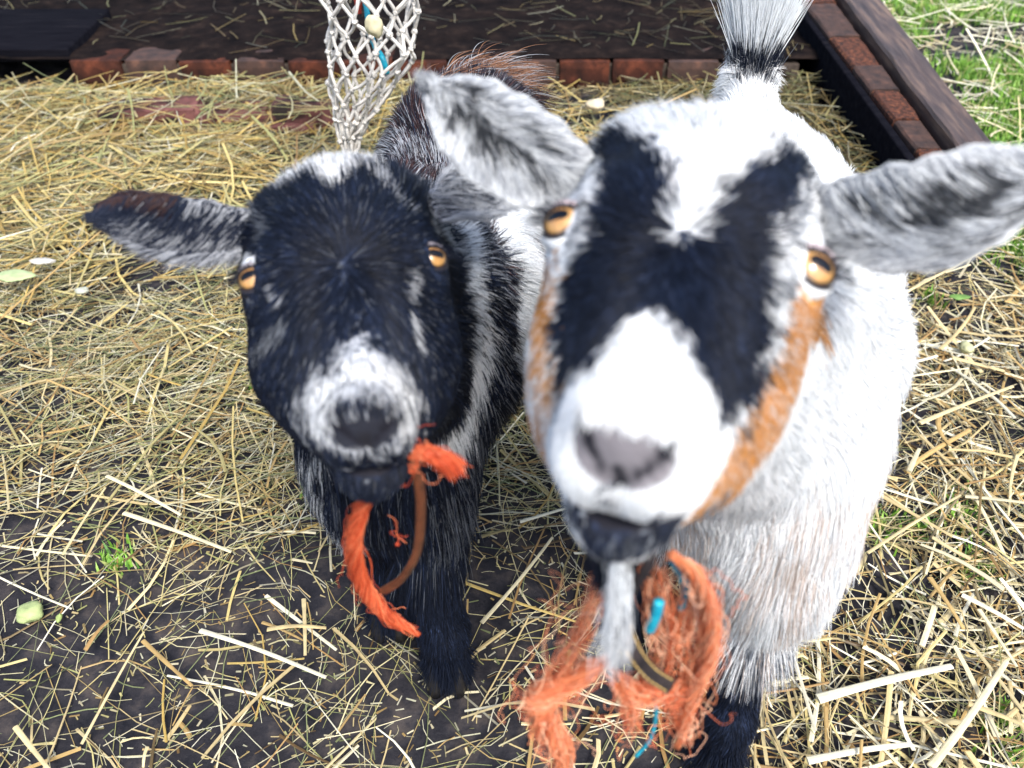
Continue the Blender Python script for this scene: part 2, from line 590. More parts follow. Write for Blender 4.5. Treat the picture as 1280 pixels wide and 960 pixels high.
# ------------------------------------------------------------------ coats
PAL = np.array([
    (0.84, 0.865, 0.875),     # 0 white
    (0.0085, 0.0130, 0.0275), # 1 black
    (0.16, 0.175, 0.20),     # 2 grey
    (0.56, 0.27, 0.085),    # 3 tan
    (0.055, 0.028, 0.026),   # 4 dark brown
    (0.60, 0.51, 0.45),      # 5 beige
    (0.23, 0.21, 0.225),     # 6 pinkish grey nose skin
    (0.36, 0.18, 0.10),      # 7 ginger
    (0.46, 0.48, 0.51),      # 8 silver
])
MARKS_WHITE = [
    ('face', 8, 0.6, 0.008, [(-0.0493, -0.0552), (-0.0517, -0.0109), (-0.0507, 0.0127), (-0.0409, 0.0202), (-0.0361, 0.0168), (-0.0367, -0.0025)]),
    ('face', 2, 0.5, 0.009, [(0.0595, -0.4052), (0.0988, -0.4395), (0.0777, -0.1322), (0.0439, 0.0083), (0.0354, 0.0245), (0.0302, 0.0096)]),
    ('face', 3, 0.92, 0.005, [(-0.0549, 0.0057), (-0.0455, 0.0197), (-0.0383, 0.0502), (-0.0318, 0.0738), (-0.0333, 0.0761), (-0.0465, 0.0473), (-0.0558, 0.0144)]),
    ('stroke', 3, 0.93, 0.005, [(0.1207, 0.2772, 0.5516), (0.1195, 0.2745, 0.5467), (0.1178, 0.2708, 0.5425), (0.1159, 0.2665, 0.5389), (0.1122, 0.2606, 0.5368), (0.1084, 0.2544, 0.5351), (0.1047, 0.2484, 0.5333), (0.1003, 0.242, 0.5321), (0.0962, 0.2362, 0.5305), (0.0924, 0.2312, 0.5281), (0.0888, 0.2269, 0.5259), (0.0855, 0.2233, 0.5229), (0.0829, 0.2214, 0.518), (0.0794, 0.2198, 0.5135), (0.1103, 0.3171, 0.3905)], 0.0165),
    ('stroke', 3, 0.85, 0.004, [(0.1236, 0.2825, 0.5632), (0.1265, 0.2844, 0.5552), (0.1574, 0.3483, 0.4986), (0.1606, 0.3496, 0.4891), (0.1602, 0.3463, 0.481), (0.1603, 0.3438, 0.472), (0.1604, 0.3413, 0.4627)], 0.0079),
    ('stroke', 5, 0.22, 0.005, [(0.1207, 0.2772, 0.5516), (0.1181, 0.2728, 0.5466), (0.115, 0.2675, 0.5425), (0.1117, 0.2614, 0.5391), (0.1081, 0.2548, 0.5362), (0.1047, 0.2484, 0.5333), (0.1002, 0.2421, 0.5324), (0.0961, 0.2363, 0.5311), (0.0922, 0.2311, 0.5293), (0.0886, 0.2267, 0.5268), (0.0854, 0.223, 0.5236), (0.0829, 0.2214, 0.518)], 0.0144),
    ('stroke', 5, 0.75, 0.005, [(0.1238, 0.2746, 0.5274), (0.1202, 0.2672, 0.526), (0.1177, 0.2623, 0.5224), (0.1158, 0.2589, 0.5174), (0.1149, 0.2577, 0.5102), (0.1091, 0.2501, 0.5114), (0.104, 0.244, 0.5112), (0.0997, 0.2394, 0.5094), (0.0962, 0.237, 0.5053)], 0.0044),
    ('stroke', 0, 0.5, 0.004, [(0.1531, 0.3358, 0.4843), (0.1259, 0.2779, 0.5244), (0.1202, 0.2669, 0.5251), (0.1166, 0.2606, 0.5217)], 0.0032),
    ('stroke', 0, 0.8, 0.004, [(0.0183, 0.2367, 0.5487), (0.0171, 0.2307, 0.5461), (0.0162, 0.2281, 0.5401), (0.0155, 0.2282, 0.5313)], 0.003),
    ('face', 1, 1.0, 0.0045, [(-0.0461, -0.0587), (-0.0366, -0.061), (-0.0237, -0.034), (-0.0136, -0.0105), (-0.0074, 0.0067), (-0.0013, 0.0248), (0.0017, 0.022), (0.005, 0.0042), (0.0152, -0.0104), (0.0332, -0.0609), (0.069, -0.408), (0.0405, -0.0252), (0.0323, 0.003), (0.0315, 0.0169), (0.0351, 0.0257), (0.0409, 0.0225), (0.0412, 0.0289), (0.0366, 0.0455), (0.0354, 0.06), (0.0306, 0.0687), (0.0236, 0.0792), (0.0148, 0.0876), (0.0074, 0.071), (-0.0012, 0.0654), (-0.0081, 0.0669), (-0.0127, 0.0834), (-0.0161, 0.0944), (-0.0324, 0.0661), (-0.0395, 0.046), (-0.0426, 0.0285), (-0.0409, 0.0228), (-0.0344, 0.0175), (-0.036, -0.0021), (-0.0469, -0.0432)]),
    ('stroke', 8, 0.65, 0.008, [(0.0384, 0.3763, 0.5735), (0.0349, 0.3637, 0.5743), (0.0308, 0.3372, 0.5827), (0.0282, 0.325, 0.5838), (0.0266, 0.3156, 0.5816), (0.0254, 0.3095, 0.5775), (0.0243, 0.3049, 0.5725)], 0.0046),
    ('stroke', 2, 0.35, 0.008, [(0.0329, 0.3503, 0.5775), (0.0298, 0.3243, 0.5851), (0.0284, 0.3161, 0.5832), (0.0272, 0.3103, 0.5799), (0.0262, 0.3059, 0.5759)], 0.0034),
    ('stroke', 2, 0.55, 0.009, [(0.13, 0.3334, 0.5809), (0.123, 0.3183, 0.5838), (0.1161, 0.3035, 0.5869), (0.1118, 0.2952, 0.5864), (0.1094, 0.2881, 0.5834), (0.1075, 0.2825, 0.5796), (0.106, 0.2781, 0.575)], 0.0043),
    ('stroke', 0, 0.6, 0.005, [(0.1378, 0.3454, 0.5762), (0.1318, 0.3306, 0.5779), (0.1247, 0.3133, 0.5816), (0.1189, 0.2991, 0.5839), (0.1151, 0.2923, 0.5832), (0.1121, 0.2872, 0.5815), (0.1095, 0.2831, 0.5792)], 0.0027),
    ('stroke', 1, 0.9, 0.003, [(0.0263, 0.3392, 0.5768), (0.0231, 0.3364, 0.5742), (0.0203, 0.3335, 0.5711)], 0.0036),
    ('stroke', 1, 0.9, 0.004, [(0.3115, 0.7258, 0.3669), (0.315, 0.7203, 0.3562), (0.1977, 0.4436, 0.5064), (0.1942, 0.4277, 0.5073), (0.1929, 0.4169, 0.5054)], 0.007),
    ('stroke', 2, 0.7, 0.004, [(0.1096, 0.2791, 0.5743), (0.1072, 0.2754, 0.5701), (0.1049, 0.2718, 0.5659)], 0.0025),
    ('stroke', 1, 0.96, 0.003, [(0.021, 0.2006, 0.529), (0.0245, 0.1944, 0.5324), (0.0282, 0.1906, 0.5331), (0.0327, 0.1891, 0.5341), (0.0373, 0.1883, 0.5342), (0.0419, 0.1877, 0.5341), (0.0477, 0.1899, 0.5341), (0.0505, 0.1809, 0.5478), (0.061, 0.1989, 0.5283)], 0.0037),
    ('stroke', 1, 0.93, 0.004, [(0.0298, 0.1859, 0.5247), (0.0338, 0.1838, 0.526), (0.038, 0.1833, 0.5254), (0.0436, 0.1841, 0.527), (0.0496, 0.1868, 0.5262), (0.0545, 0.1905, 0.5265), (0.1181, 0.3856, 0.2872), (0.12, 0.3682, 0.3184)], 0.0056),
    ('stroke', 2, 0.8, 0.003, [(0.0304, 0.1841, 0.5608), (0.0309, 0.184, 0.5538), (0.0331, 0.1938, 0.5346)], 0.0011),
    ('stroke', 1, 1.0, 0.003, [(0.0295, 0.1871, 0.5304), (0.0336, 0.1855, 0.5307), (0.0377, 0.1843, 0.5304), (0.0429, 0.1851, 0.5306), (0.0483, 0.1867, 0.5298), (0.0543, 0.1904, 0.5263)], 0.0059),
    ('stroke', 2, 0.5, 0.003, [(0.0296, 0.1867, 0.5292), (0.035, 0.1845, 0.5298), (0.0406, 0.1838, 0.5284), (0.0449, 0.1849, 0.5284), (0.0495, 0.1869, 0.5273), (0.0547, 0.1907, 0.5239)], 0.0014),
    ('stroke', 0, 0.7, 0.003, [(0.0208, 0.2011, 0.5218), (0.0233, 0.1975, 0.5181)], 0.0021),
    ('stroke', 2, 0.75, 0.004, [(0.0844, 0.2244, 0.5122), (0.08, 0.2226, 0.5079), (0.1151, 0.3363, 0.364), (0.1206, 0.3714, 0.3102)], 0.0038),
    ('stroke', 2, 0.75, 0.002, [(0.0219, 0.1946, 0.581), (0.0222, 0.1917, 0.5767), (0.0226, 0.1898, 0.5714), (0.0254, 0.1874, 0.569), (0.0282, 0.1856, 0.5658), (0.0311, 0.1845, 0.562), (0.0362, 0.1839, 0.5626), (0.0409, 0.1816, 0.5652), (0.0448, 0.1817, 0.5698), (0.0489, 0.1825, 0.5736), (0.0493, 0.1834, 0.5781), (0.0499, 0.1849, 0.5819)], 0.0013),
]
MARKS_BLACK = [
    ('face', 0, 0.9, 0.004, [(-0.0326, -0.0683), (-0.021, -0.0658), (-0.0064, -0.0655), (0.0484, -0.4143), (0.0577, -0.2906), (0.0296, -0.0558), (0.0158, -0.0489), (0.0014, -0.028), (-0.0089, -0.0435), (-0.0229, -0.0431), (-0.0326, -0.0508)]),
    ('stroke', 0, 0.7, 0.003, [(-0.0469, 0.4305, 0.5022), (-0.0461, 0.476, 0.4642)], 0.0035),
    ('stroke', 0, 0.75, 0.003, [(-0.1483, 0.3973, 0.5048), (-0.1412, 0.3827, 0.51)], 0.0035),
    ('stroke', 8, 0.8, 0.002, [(-0.1265, 0.3677, 0.507), (-0.1189, 0.3617, 0.5052)], 0.0021),
    ('stroke', 8, 0.7, 0.002, [(-0.0551, 0.3826, 0.5095), (-0.0565, 0.3761, 0.5062), (-0.0578, 0.3691, 0.5035)], 0.0017),
    ('stroke', 8, 0.7, 0.002, [(-0.0553, 0.3637, 0.4969), (-0.0531, 0.3576, 0.4909), (-0.0508, 0.3509, 0.4854)], 0.0021),
    ('stroke', 8, 0.6, 0.003, [(-0.0745, 0.4405, 0.5269), (-0.0676, 0.4314, 0.5243), (-0.0612, 0.4251, 0.5203)], 0.0032),
    ('stroke', 2, 0.7, 0.004, [(-0.1421, 0.3611, 0.4686), (-0.1335, 0.3561, 0.4793), (-0.1263, 0.3543, 0.4872), (-0.1197, 0.3534, 0.4942)], 0.0039),
    ('stroke', 2, 0.6, 0.004, [(-0.1506, 0.4422, 0.5112), (-0.1408, 0.4183, 0.5176), (-0.1331, 0.4009, 0.5206)], 0.0036),
    ('face', 8, 0.78, 0.006, [(-0.0072, 0.082), (-0.0037, 0.0755), (0.0032, 0.0751), (0.0128, 0.0844), (0.0237, 0.0786), (0.0291, 0.0791), (0.0273, 0.0884), (0.0182, 0.119), (0.0101, 0.123), (0.0028, 0.1213), (-0.0133, 0.1224), (-0.0226, 0.1125), (-0.0311, 0.0794), (-0.0338, 0.0667), (-0.0247, 0.0724), (-0.0132, 0.0914)]),
    ('face', 0, 0.42, 0.006, [(-0.0252, 0.0775), (-0.0134, 0.0944), (-0.0041, 0.0842), (0.0026, 0.0841), (0.0093, 0.0919), (0.0212, 0.0944), (0.0238, 0.1009), (0.016, 0.1177), (0.0152, 0.1136), (0.0108, 0.1116), (-0.0105, 0.1077), (-0.0137, 0.1169), (-0.0119, 0.1206), (-0.0207, 0.1122), (-0.0284, 0.0821)]),
    ('stroke', 1, 0.97, 0.002, [(-0.0787, 0.2763, 0.5077), (-0.0712, 0.2764, 0.5101), (-0.0669, 0.2767, 0.5098), (-0.0626, 0.2776, 0.509), (-0.0564, 0.2793, 0.5049)], 0.0032),
    ('stroke', 1, 0.97, 0.002, [(-0.0771, 0.2737, 0.5033), (-0.0727, 0.2726, 0.4986), (-0.0686, 0.2729, 0.4924), (-0.0635, 0.274, 0.4972), (-0.0587, 0.2765, 0.5006)], 0.0029),
    ('stroke', 1, 0.9, 0.003, [(-0.0906, 0.278, 0.4781), (-0.0842, 0.272, 0.4808), (-0.0794, 0.2707, 0.4785), (-0.0754, 0.2728, 0.4726), (-0.0708, 0.2847, 0.4602), (-0.063, 0.2855, 0.4599), (-0.0539, 0.277, 0.4753), (-0.0514, 0.3039, 0.4532)], 0.005),
    ('stroke', 1, 0.9, 0.004, [(-0.1009, 0.3014, 0.457), (-0.0873, 0.274, 0.4806), (-0.0818, 0.271, 0.4789), (-0.0764, 0.2709, 0.4775), (-0.0718, 0.2738, 0.4726), (-0.0646, 0.2762, 0.4717), (-0.0569, 0.2766, 0.473), (-0.0506, 0.279, 0.4783), (-0.0489, 0.3102, 0.4545)], 0.005),
    ('body', 0, 0.93, 0.01, [(-0.0359, 0.5039, 0.4501), (-0.0338, 0.4931, 0.4458), (-0.0319, 0.4849, 0.4399), (-0.0302, 0.4792, 0.4323), (-0.0286, 0.4761, 0.4228), (-0.0283, 0.4737, 0.4126), (-0.0282, 0.4748, 0.3994), (-0.0284, 0.4802, 0.3824), (-0.0285, 0.4862, 0.3642), (-0.0311, 0.4809, 0.3531), (-0.0335, 0.4735, 0.3436), (-0.0359, 0.4655, 0.3348), (-0.0404, 0.4543, 0.3331), (-0.0449, 0.4439, 0.3309), (-0.0495, 0.436, 0.3265)], 0.0183),
    ('body', 0, 0.5, 0.012, [(-0.0465, 0.4402, 0.3346), (-0.0529, 0.4278, 0.3348), (-0.0599, 0.4207, 0.3298)], 0.0092),
    ('body', 0, 1.0, 0.006, [(0.0, 0.6442, 0.3931), (0.0013, 0.6241, 0.3915), (0.0027, 0.6072, 0.3884), (0.0039, 0.5925, 0.3843), (0.0052, 0.5802, 0.3789), (0.0065, 0.5703, 0.372), (0.0078, 0.5631, 0.3633), (0.0091, 0.5584, 0.3527), (0.0105, 0.5556, 0.3405), (0.0106, 0.5513, 0.3272), (0.0107, 0.5489, 0.3119), (0.011, 0.5528, 0.2908), (0.0163, 0.8314, 0.0214), (0.0009, 0.5433, 0.2698)], 0.0229),
    ('body', 0, 1.0, 0.006, [(0.0181, 0.6753, 0.3667), (0.0226, 0.6635, 0.3573), (0.0273, 0.6581, 0.3438), (0.0325, 0.6633, 0.3229), (0.0441, 0.7751, 0.2265), (0.0444, 0.7701, 0.2111), (0.0416, 0.7721, 0.193), (0.0304, 0.6255, 0.286), (0.027, 0.61, 0.2834)], 0.0298),
    ('body', 8, 0.4, 0.01, [(-0.123, 0.8104, 0.3816), (-0.1253, 0.8131, 0.3767), (-0.1242, 0.7967, 0.3797), (-0.1054, 0.7419, 0.3958), (-0.0872, 0.7133, 0.4062), (-0.0709, 0.6937, 0.4124)], 0.0169),
    ('body', 0, 0.75, 0.008, [(-0.112, 0.3161, 0.4484), (-0.1587, 0.4548, 0.2911), (-0.1533, 0.4467, 0.2833), (-0.1491, 0.4419, 0.2718), (-0.1488, 0.4433, 0.2544), (-0.1481, 0.4494, 0.2328), (-0.1418, 0.4454, 0.2264)], 0.009),
    ('body', 0, 0.6, 0.006, [(-0.1491, 0.4492, 0.236), (-0.1435, 0.4469, 0.227), (-0.1518, 0.4919, 0.1514)], 0.0095),
    ('body', 8, 0.5, 0.012, [(-0.1261, 0.3326, 0.4471), (-0.1285, 0.3412, 0.4289), (-0.1228, 0.3351, 0.4283), (-0.1174, 0.3299, 0.4283), (-0.1632, 0.4625, 0.2655)], 0.0048),
    ('body', 2, 0.35, 0.012, [(-0.1192, 0.3256, 0.4419), (-0.1183, 0.3322, 0.4259), (-0.1636, 0.4627, 0.2694), (-0.16, 0.4582, 0.2565), (-0.1553, 0.4545, 0.244)], 0.0169),
    ('body', 2, 0.35, 0.012, [(-0.0307, 0.4702, 0.3136), (-0.0332, 0.4639, 0.3025), (-0.0357, 0.4584, 0.2904), (-0.0384, 0.4541, 0.2768), (-0.0411, 0.4498, 0.2629), (-0.0446, 0.4463, 0.2509), (-0.0484, 0.4443, 0.2369), (-0.0523, 0.4426, 0.2221)], 0.0189),
]



NOSTRIL = [((0.0150, 0.1200, -0.0125), 0.0026), ((0.0146, 0.1205, -0.0155), 0.0027)] + [((0.0142 - 0.0130 * t, 0.1215, -0.0180 - 0.0170 * t), 0.0024 - 0.0013 * t) for t in (0.0, 0.14, 0.28, 0.42, 0.56, 0.7, 0.85, 1.0)]


class Goat:
    def __init__(self, eyes, nose, scale, marks, base):
        # eyes given by direction; their depth difference follows from where the nose points
        Zm = (eyes[0][2] + eyes[1][2]) / 2
        best = None
        for dz in np.linspace(-0.045, 0.045, 181):
            eL, eR = P(eyes[0][0], eyes[0][1], Zm + dz / 2), P(eyes[1][0], eyes[1][1], Zm - dz / 2)
            mid = (eL + eR) / 2
            x = unit(eR - eL)
            for Z in np.linspace(Zm - 0.10, Zm - 0.005, 96):
                v = P(nose[0], nose[1], Z) - mid
                e = abs(np.linalg.norm(v) - 0.117 * scale) + abs(v @ x)
                if best is None or e < best[0]:
                    best = (e, eL, eR, v, Z, dz)
        _, eL, eR, v, self.nz, self.dz = best
        mid = (eL + eR) / 2
        x = unit(eR - eL)
        y = unit(v - (v @ x) * x)
        z = np.cross(y, x)
        self.R = np.stack([x, y, z], 1)
        self.O = mid + z * 0.024 * scale
        self.s = scale
        self.eyes = (eL, eR)
        self.marks = marks
        self.base = base
        self.blob = Blob()

    def w(self, c):
        return self.O + self.R @ (np.asarray(c, float) * self.s)

    def loc(self, p):
        return ((p - self.O) @ self.R) / self.s

    def hell(self, c, r, k=0.02, cut=False, rot=0.0):
        s = self.s
        Rl = np.array([[1, 0, 0], [0, math.cos(rot), -math.sin(rot)], [0, math.sin(rot), math.cos(rot)]])
        self.blob.ell(self.w(c), np.array(r) * s, self.R @ Rl, k * s, cut)

    def hcap(self, a, b, ra, rb, k=0.02):
        self.blob.cap(self.w(a), self.w(b), ra * self.s, rb * self.s, k * self.s)

    def headw(self, p):
        q = self.loc(p)
        a, b = np.array([0, -0.03, -0.050]), np.array([0, 0.09, -0.050])
        t = np.clip(((q - a) @ (b - a)) / ((b - a) @ (b - a)), 0, 1)
        return 1 - sstep(0.070, 0.092, np.linalg.norm(q - a - t[:, None] * (b - a), axis=1))

    def coat(self, p, rng, dither=1.0):
        idx = np.full(len(p), self.base)
        hw = self.headw(p)
        q = self.loc(p)
        nz = vnoise(p, 0.012, 5) * 0.6 + vnoise(p, 0.005, 6) * 0.4
        r = rng.random(len(p))
        tex = self.texture(p, q, hw, idx, rng)
        idx = tex
        for mk in self.marks:
            kind, c, st, soft, geo = mk[:5]
            if kind == 'face':
                d = in_poly(q[:, :2], geo)
                ok = (hw > 0.02) & (q[:, 2] > -0.105) & ~((q[:, 2] < -0.056) & (q[:, 1] > 0.084))
            else:
                rad = mk[5]
                g = np.asarray(geo, float)
                d = np.full(len(p), 9.0)
                if len(g) == 1:
                    d = np.linalg.norm(p - g[0], axis=1)
                for a, b in zip(g[:-1], g[1:]):
                    t = np.clip(((p - a) @ (b - a)) / max((b - a) @ (b - a), 1e-9), 0, 1)
                    d = np.minimum(d, np.linalg.norm(p - a - t[:, None] * (b - a), axis=1))
                d -= rad
                ok = (hw < 0.6) if kind == 'body' else (hw > 0.35)
            pr = (1 - sstep(-soft, soft, d + nz * soft * 1.3)) * st * ok
            r = rng.random(len(p))
            idx = np.where(r < pr, c, idx)
        return idx

    def colour(self, p, rng, jitter=0.12):
        idx = self.coat(p, rng)
        c = PAL[idx].copy()
        j = 1 + rng.normal(0, jitter, len(p)) + 0.10 * vnoise(p, 0.02, 9)
        c *= np.clip(j, 0.5, 1.25)[:, None]
        dark = c[:, 1] < 0.05
        c[dark] *= np.exp(rng.normal(0, 0.55, dark.sum()) + 0.5 * vnoise(p[dark], 0.004, 14))[:, None]  # brightness streaks in dark hair colour, painting in its sheen
        return c

    def head(self, jaw=1.0):
        c = self.hell
        c((0, -0.038, -0.046), (0.047, 0.056, 0.048), 0.02)
        c((0, -0.022, -0.022), (0.038, 0.050, 0.028), 0.02)
        for s in (-1, 1):
            c((s * 0.036, -0.006, -0.032), (0.0195, 0.024, 0.022), 0.015)
            c((s * 0.030, -0.055, -0.034), (0.022, 0.026, 0.022), 0.02)
            self.hcap((s * 0.025 * jaw, 0.018, -0.062), (s * 0.012, 0.078, -0.054), 0.031 * jaw, 0.0155, 0.02)
        for s in (-1, 1):
            self.hcap((s * 0.027 * jaw, 0.012, -0.084), (s * 0.011, 0.074, -0.066), 0.027 * jaw, 0.016, 0.02)
            self.hcap((s * 0.010, 0.070, -0.068), (s * 0.006, 0.100, -0.069), 0.0155, 0.0125, 0.012)
        self.hcap((0, 0.000, -0.034), (0, 0.086, -0.032), 0.032, 0.0195, 0.02)
        c((0, 0.097, -0.034), (0.0208, 0.024, 0.026), 0.015)
        for s in (-1, 1):
            c((s * 0.0100, 0.107, -0.0400), (0.0132, 0.016, 0.0155), 0.008)
        c((0, 0.113, -0.020), (0.0165, 0.008, 0.013), 0.008)
        c((0, 0.103, -0.0690), (0.0152, 0.018, 0.0130), 0.008)
        c((0, 0.030, -0.085), (0.034, 0.045, 0.030), 0.03)
        # nostrils, cleft of the lip, mouth
        for s in (-1, 1):
            for q_, r_ in NOSTRIL:
                c((s * q_[0], q_[1] + 0.002, q_[2]), (r_, r_, r_ * 0.8), 0.003, True)
        c((0, 0.1260, -0.040), (0.0013, 0.006, 0.011), 0.003, True)
        c((0, 0.118, -0.0575), (0.024, 0.022, 0.0022), 0.003, True)

    def bare(self, q):
        """0 on bare skin: nose pad, nostrils, eyes; 1 where hair grows"""
        out = np.ones(len(q))
        d = np.sqrt(((q[:, 0]) / 0.017) ** 2 + ((q[:, 1] - 0.118) / 0.016) ** 2 + ((q[:, 2] + 0.0245) / 0.0115) ** 2)
        out *= sstep(0.85, 1.05, d)
        m_ = (q[:, 1] > 0.105) & (np.abs(q[:, 2] + 0.0575) < 0.004)
        out[m_] = 0
        for e in self.eye_local:
            out *= sstep(0.0125, 0.0140, np.linalg.norm(q - e, axis=1))
        return out

    def add_eyes(self, root, ex, ey, ez, re, gaze, upper=22, lower=38):
        self.eye_local = [np.array([-ex, ey, ez]), np.array([ex, ey, ez])]
        rng = np.random.default_rng(3)
        for s, e in zip((-1, 1), self.eye_local):
            c = self.w(e)
            g = unit(self.R @ np.array([s * gaze[0], gaze[1], gaze[2]]))
            up = -self.R[:, 1] + 0.25 * np.array([0, 0, 1.0])        # towards the poll
            up = unit(up - (up @ g) * g)
            side = unit(np.cross(g, up))
            r = re * self.s
            th = np.radians(np.linspace(0, 178, 60))
            ph = np.linspace(0, 2 * math.pi, 48, endpoint=False)
            D = np.cos(th)[:, None, None] * g + np.sin(th)[:, None, None] * (np.cos(ph)[None, :, None] * side + np.sin(ph)[None, :, None] * up)
            V = c + D.reshape(-1, 3) * r
            T = np.repeat(np.degrees(th), 48)
            streak = 0.85 + 0.15 * vnoise(np.stack([np.cos(np.tile(ph, 60)), np.sin(np.tile(ph, 60)), T * 0], 1), 0.08, 4)
            amber = np.array([0.50, 0.27, 0.085]) * streak[:, None]
            inner = np.array([0.30, 0.13, 0.04])
            colr = amber * (1 - 0.6 * sstep(30, 12, T)[:, None]) + inner * 0.6 * sstep(30, 12, T)[:, None]
            dark = sstep(38, 46, T)[:, None]
            colr = colr * (1 - dark) + np.array([0.02, 0.012, 0.012]) * dark
            i = np.arange(59)[:, None] * 48
            j = np.arange(48)[None]
            F = np.stack([i + j, i + (j + 1) % 48, i + 48 + (j + 1) % 48, i + 48 + j], -1).reshape(-1, 4)
            eye = link('eye', np_mesh('eye', V, F, True, colr), M['eye'], root)
            # slot shaped pupil, lying level
            u, v = np.meshgrid(np.linspace(-1, 1, 17), np.linspace(-1, 1, 9), indexing='ij')
            rx, ry = np.radians(30), np.radians(13)
            sh = np.sqrt(np.clip(1 - np.abs(u) ** 4, 0, 1)) * 0.999
            ax_, ay_ = u * rx, v * ry * sh - np.radians(1)
            D = g * np.cos(np.hypot(ax_, ay_))[..., None] + side * np.sin(ax_)[..., None] + up * np.sin(ay_)[..., None]
            D = unit(D)
            V = c + D.reshape(-1, 3) * r * 1.012
            ii, jj = np.meshgrid(np.arange(16), np.arange(8), indexing='ij')
            k = (ii * 9 + jj)
            F = np.stack([k, k + 9, k + 10, k + 1], -1).reshape(-1, 4)
            link('pupil', np_mesh('pupil', V, F), M['pupil'], eye)
            # lids
            for nm, sg, open_ in (('upper_eyelid', 1, upper), ('lower_eyelid', -1, lower)):
                al = np.radians(np.linspace(-82, 82, 41))
                rows = []
                cols = []
                for q_, rr in ((0.0, 0.99), (0.0, 1.07), (0.05, 1.10), (0.12, 1.13), (0.24, 1.16), (0.34, 1.12), (0.42, 1.15), (0.65, 1.1), (1.0, 0.85)):
                    edge = np.radians(open_) * np.cos(al) ** 0.6
                    phi = sg * (edge + q_ * (math.radians(115) - edge))
                    Dd = np.cos(al)[:, None] * (np.cos(phi)[:, None] * g + np.sin(phi)[:, None] * up) + np.sin(al)[:, None] * side
                    rows.append(c + Dd * r * rr)
                    if q_ <= 0.06 or (sg > 0 and q_ == 0.34):
                        lidc = np.array([0.02, 0.016, 0.018])
                    elif sg > 0 and q_ < 0.34:
                        lidc = np.array(self.lid_colour)
                    else:
                        lidc = PAL[self.lid_fur] * 0.9
                    cols.append(np.tile(lidc, (41, 1)))
                V = np.vstack(rows)
                ii, jj = np.meshgrid(np.arange(8), np.arange(40), indexing='ij')
                k = ii * 41 + jj
                F = np.stack([k, k + 1, k + 42, k + 41], -1).reshape(-1, 4)
                link(nm, np_mesh(nm, V, F, True, np.vstack(cols)), M['lid'], eye)
            # lashes
            n = 90
            al = np.radians(rng.uniform(-65, 65, n))
            phi = np.radians(upper) * np.cos(al) ** 0.6
            D0 = np.cos(al)[:, None] * (np.cos(phi)[:, None] * g + np.sin(phi)[:, None] * up) + np.sin(al)[:, None] * side
            p0 = c + D0 * r * 1.1
            t = np.linspace(0, 1, 4)[None, :, None]
            pts = p0[:, None] + (D0[:, None] * t * 0.9 - up * 0.35 * t ** 2 + 0.6 * np.sin(al)[:, None, None] * side * t + rng.normal(0, 0.12, (n, 1, 3)) * t) * 0.006
            strands('lashes', pts, np.array([0.00016, 0.00014, 0.0001, 0.00005]), np.tile(PAL[self.lash], (n, 1)), M['fur'], eye)

    def ear(self, root, line, width, front, cupd, style, rng, n_hair=9000, wprof=None, twist=0.0):
        """a leaf shaped, cupped ear; line: three places base..tip; front: the way the hollow faces"""
        K, S = 40, 21
        c = catmull(line, K)
        T = unit(np.gradient(c, axis=0))
        f = np.asarray(front, float)
        t = np.linspace(0, 1, K)
        if wprof is None:
            wprof = [(0, 0.50), (0.12, 0.68), (0.35, 0.98), (0.6, 1.0), (0.8, 0.84), (0.93, 0.55), (1.0, 0.15)]
        wt = np.interp(t, [a for a, _ in wprof], [b_ for _, b_ in wprof]) * width
        wt = np.convolve(np.pad(wt, 2, mode='edge'), np.ones(5) / 5, 'valid')
        Nf = unit(f - np.sum(f * T, 1, keepdims=True) * T)
        W = np.cross(T, Nf)
        cup = cupd * (1.25 - 0.75 * t) * wt

        def surf(tt, ss, side):
            k = np.clip(tt, 0, 1) * (K - 1)
            i = np.minimum(k.astype(int), K - 2)
            u = (k - i)[:, None]
            L = lambda A: A[i] * (1 - u) + A[i + 1] * u
            ww = L(wt[:, None])[:, 0]
            ang = ss * 1.15
            cc = L(cup[:, None])[:, 0]
            edge_n = 0.03 * np.sin(tt * 31 + ss * 4) * np.abs(ss)
            p = L(c) + L(W) * (ww * np.sin(ang) / math.sin(1.15) * (1 + edge_n))[:, None] + L(Nf) * (cc * (1 - np.cos(ang)) * 1.6)[:, None]
            nn = unit(L(Nf) * np.cos(ang)[:, None] - L(W) * (np.sin(ang) * cupd * 1.1)[:, None])
            th = 0.0016 * (1 - 0.6 * np.abs(ss))
            return p + nn * (side * th)[:, None], nn * side[:, None]
        tt, ss = np.meshgrid(t, np.linspace(-1, 1, S), indexing='ij')
        tt, ss = tt.ravel(), ss.ravel()
        A, _ = surf(tt, ss, np.ones(len(tt)))
        B, _ = surf(tt, ss, -np.ones(len(tt)))
        ii, jj = np.meshgrid(np.arange(K - 1), np.arange(S - 1), indexing='ij')
        k = (ii * S + jj).ravel()
        Fa = np.stack([k, k + S, k + S + 1, k + 1], -1)
        nV = len(A)
        Fb = Fa[:, ::-1] + nV
        rim = []
        loop = [i * S for i in range(K)] + [(K - 1) * S + j for j in range(1, S)] + [i * S + S - 1 for i in range(K - 2, -1, -1)]
        for a_, b_ in zip(loop[:-1], loop[1:]):
            rim.append([a_, b_, b_ + nV, a_ + nV])
        V = np.vstack([A, B])
        tcol = np.concatenate([style(tt, ss, np.ones(len(tt)), A, rng)[0], style(tt, ss, -np.ones(len(tt)), B, rng)[0]])
        ear = link('ear', np_mesh('ear', V, np.vstack([Fa, Fb, np.array(rim)]), True, tcol * 0.8), M['skin'], root)
        tt = rng.uniform(0, 1, n_hair) ** 0.9
        ss = rng.uniform(-1.0, 1.0, n_hair)
        nr = int(n_hair * 0.12)
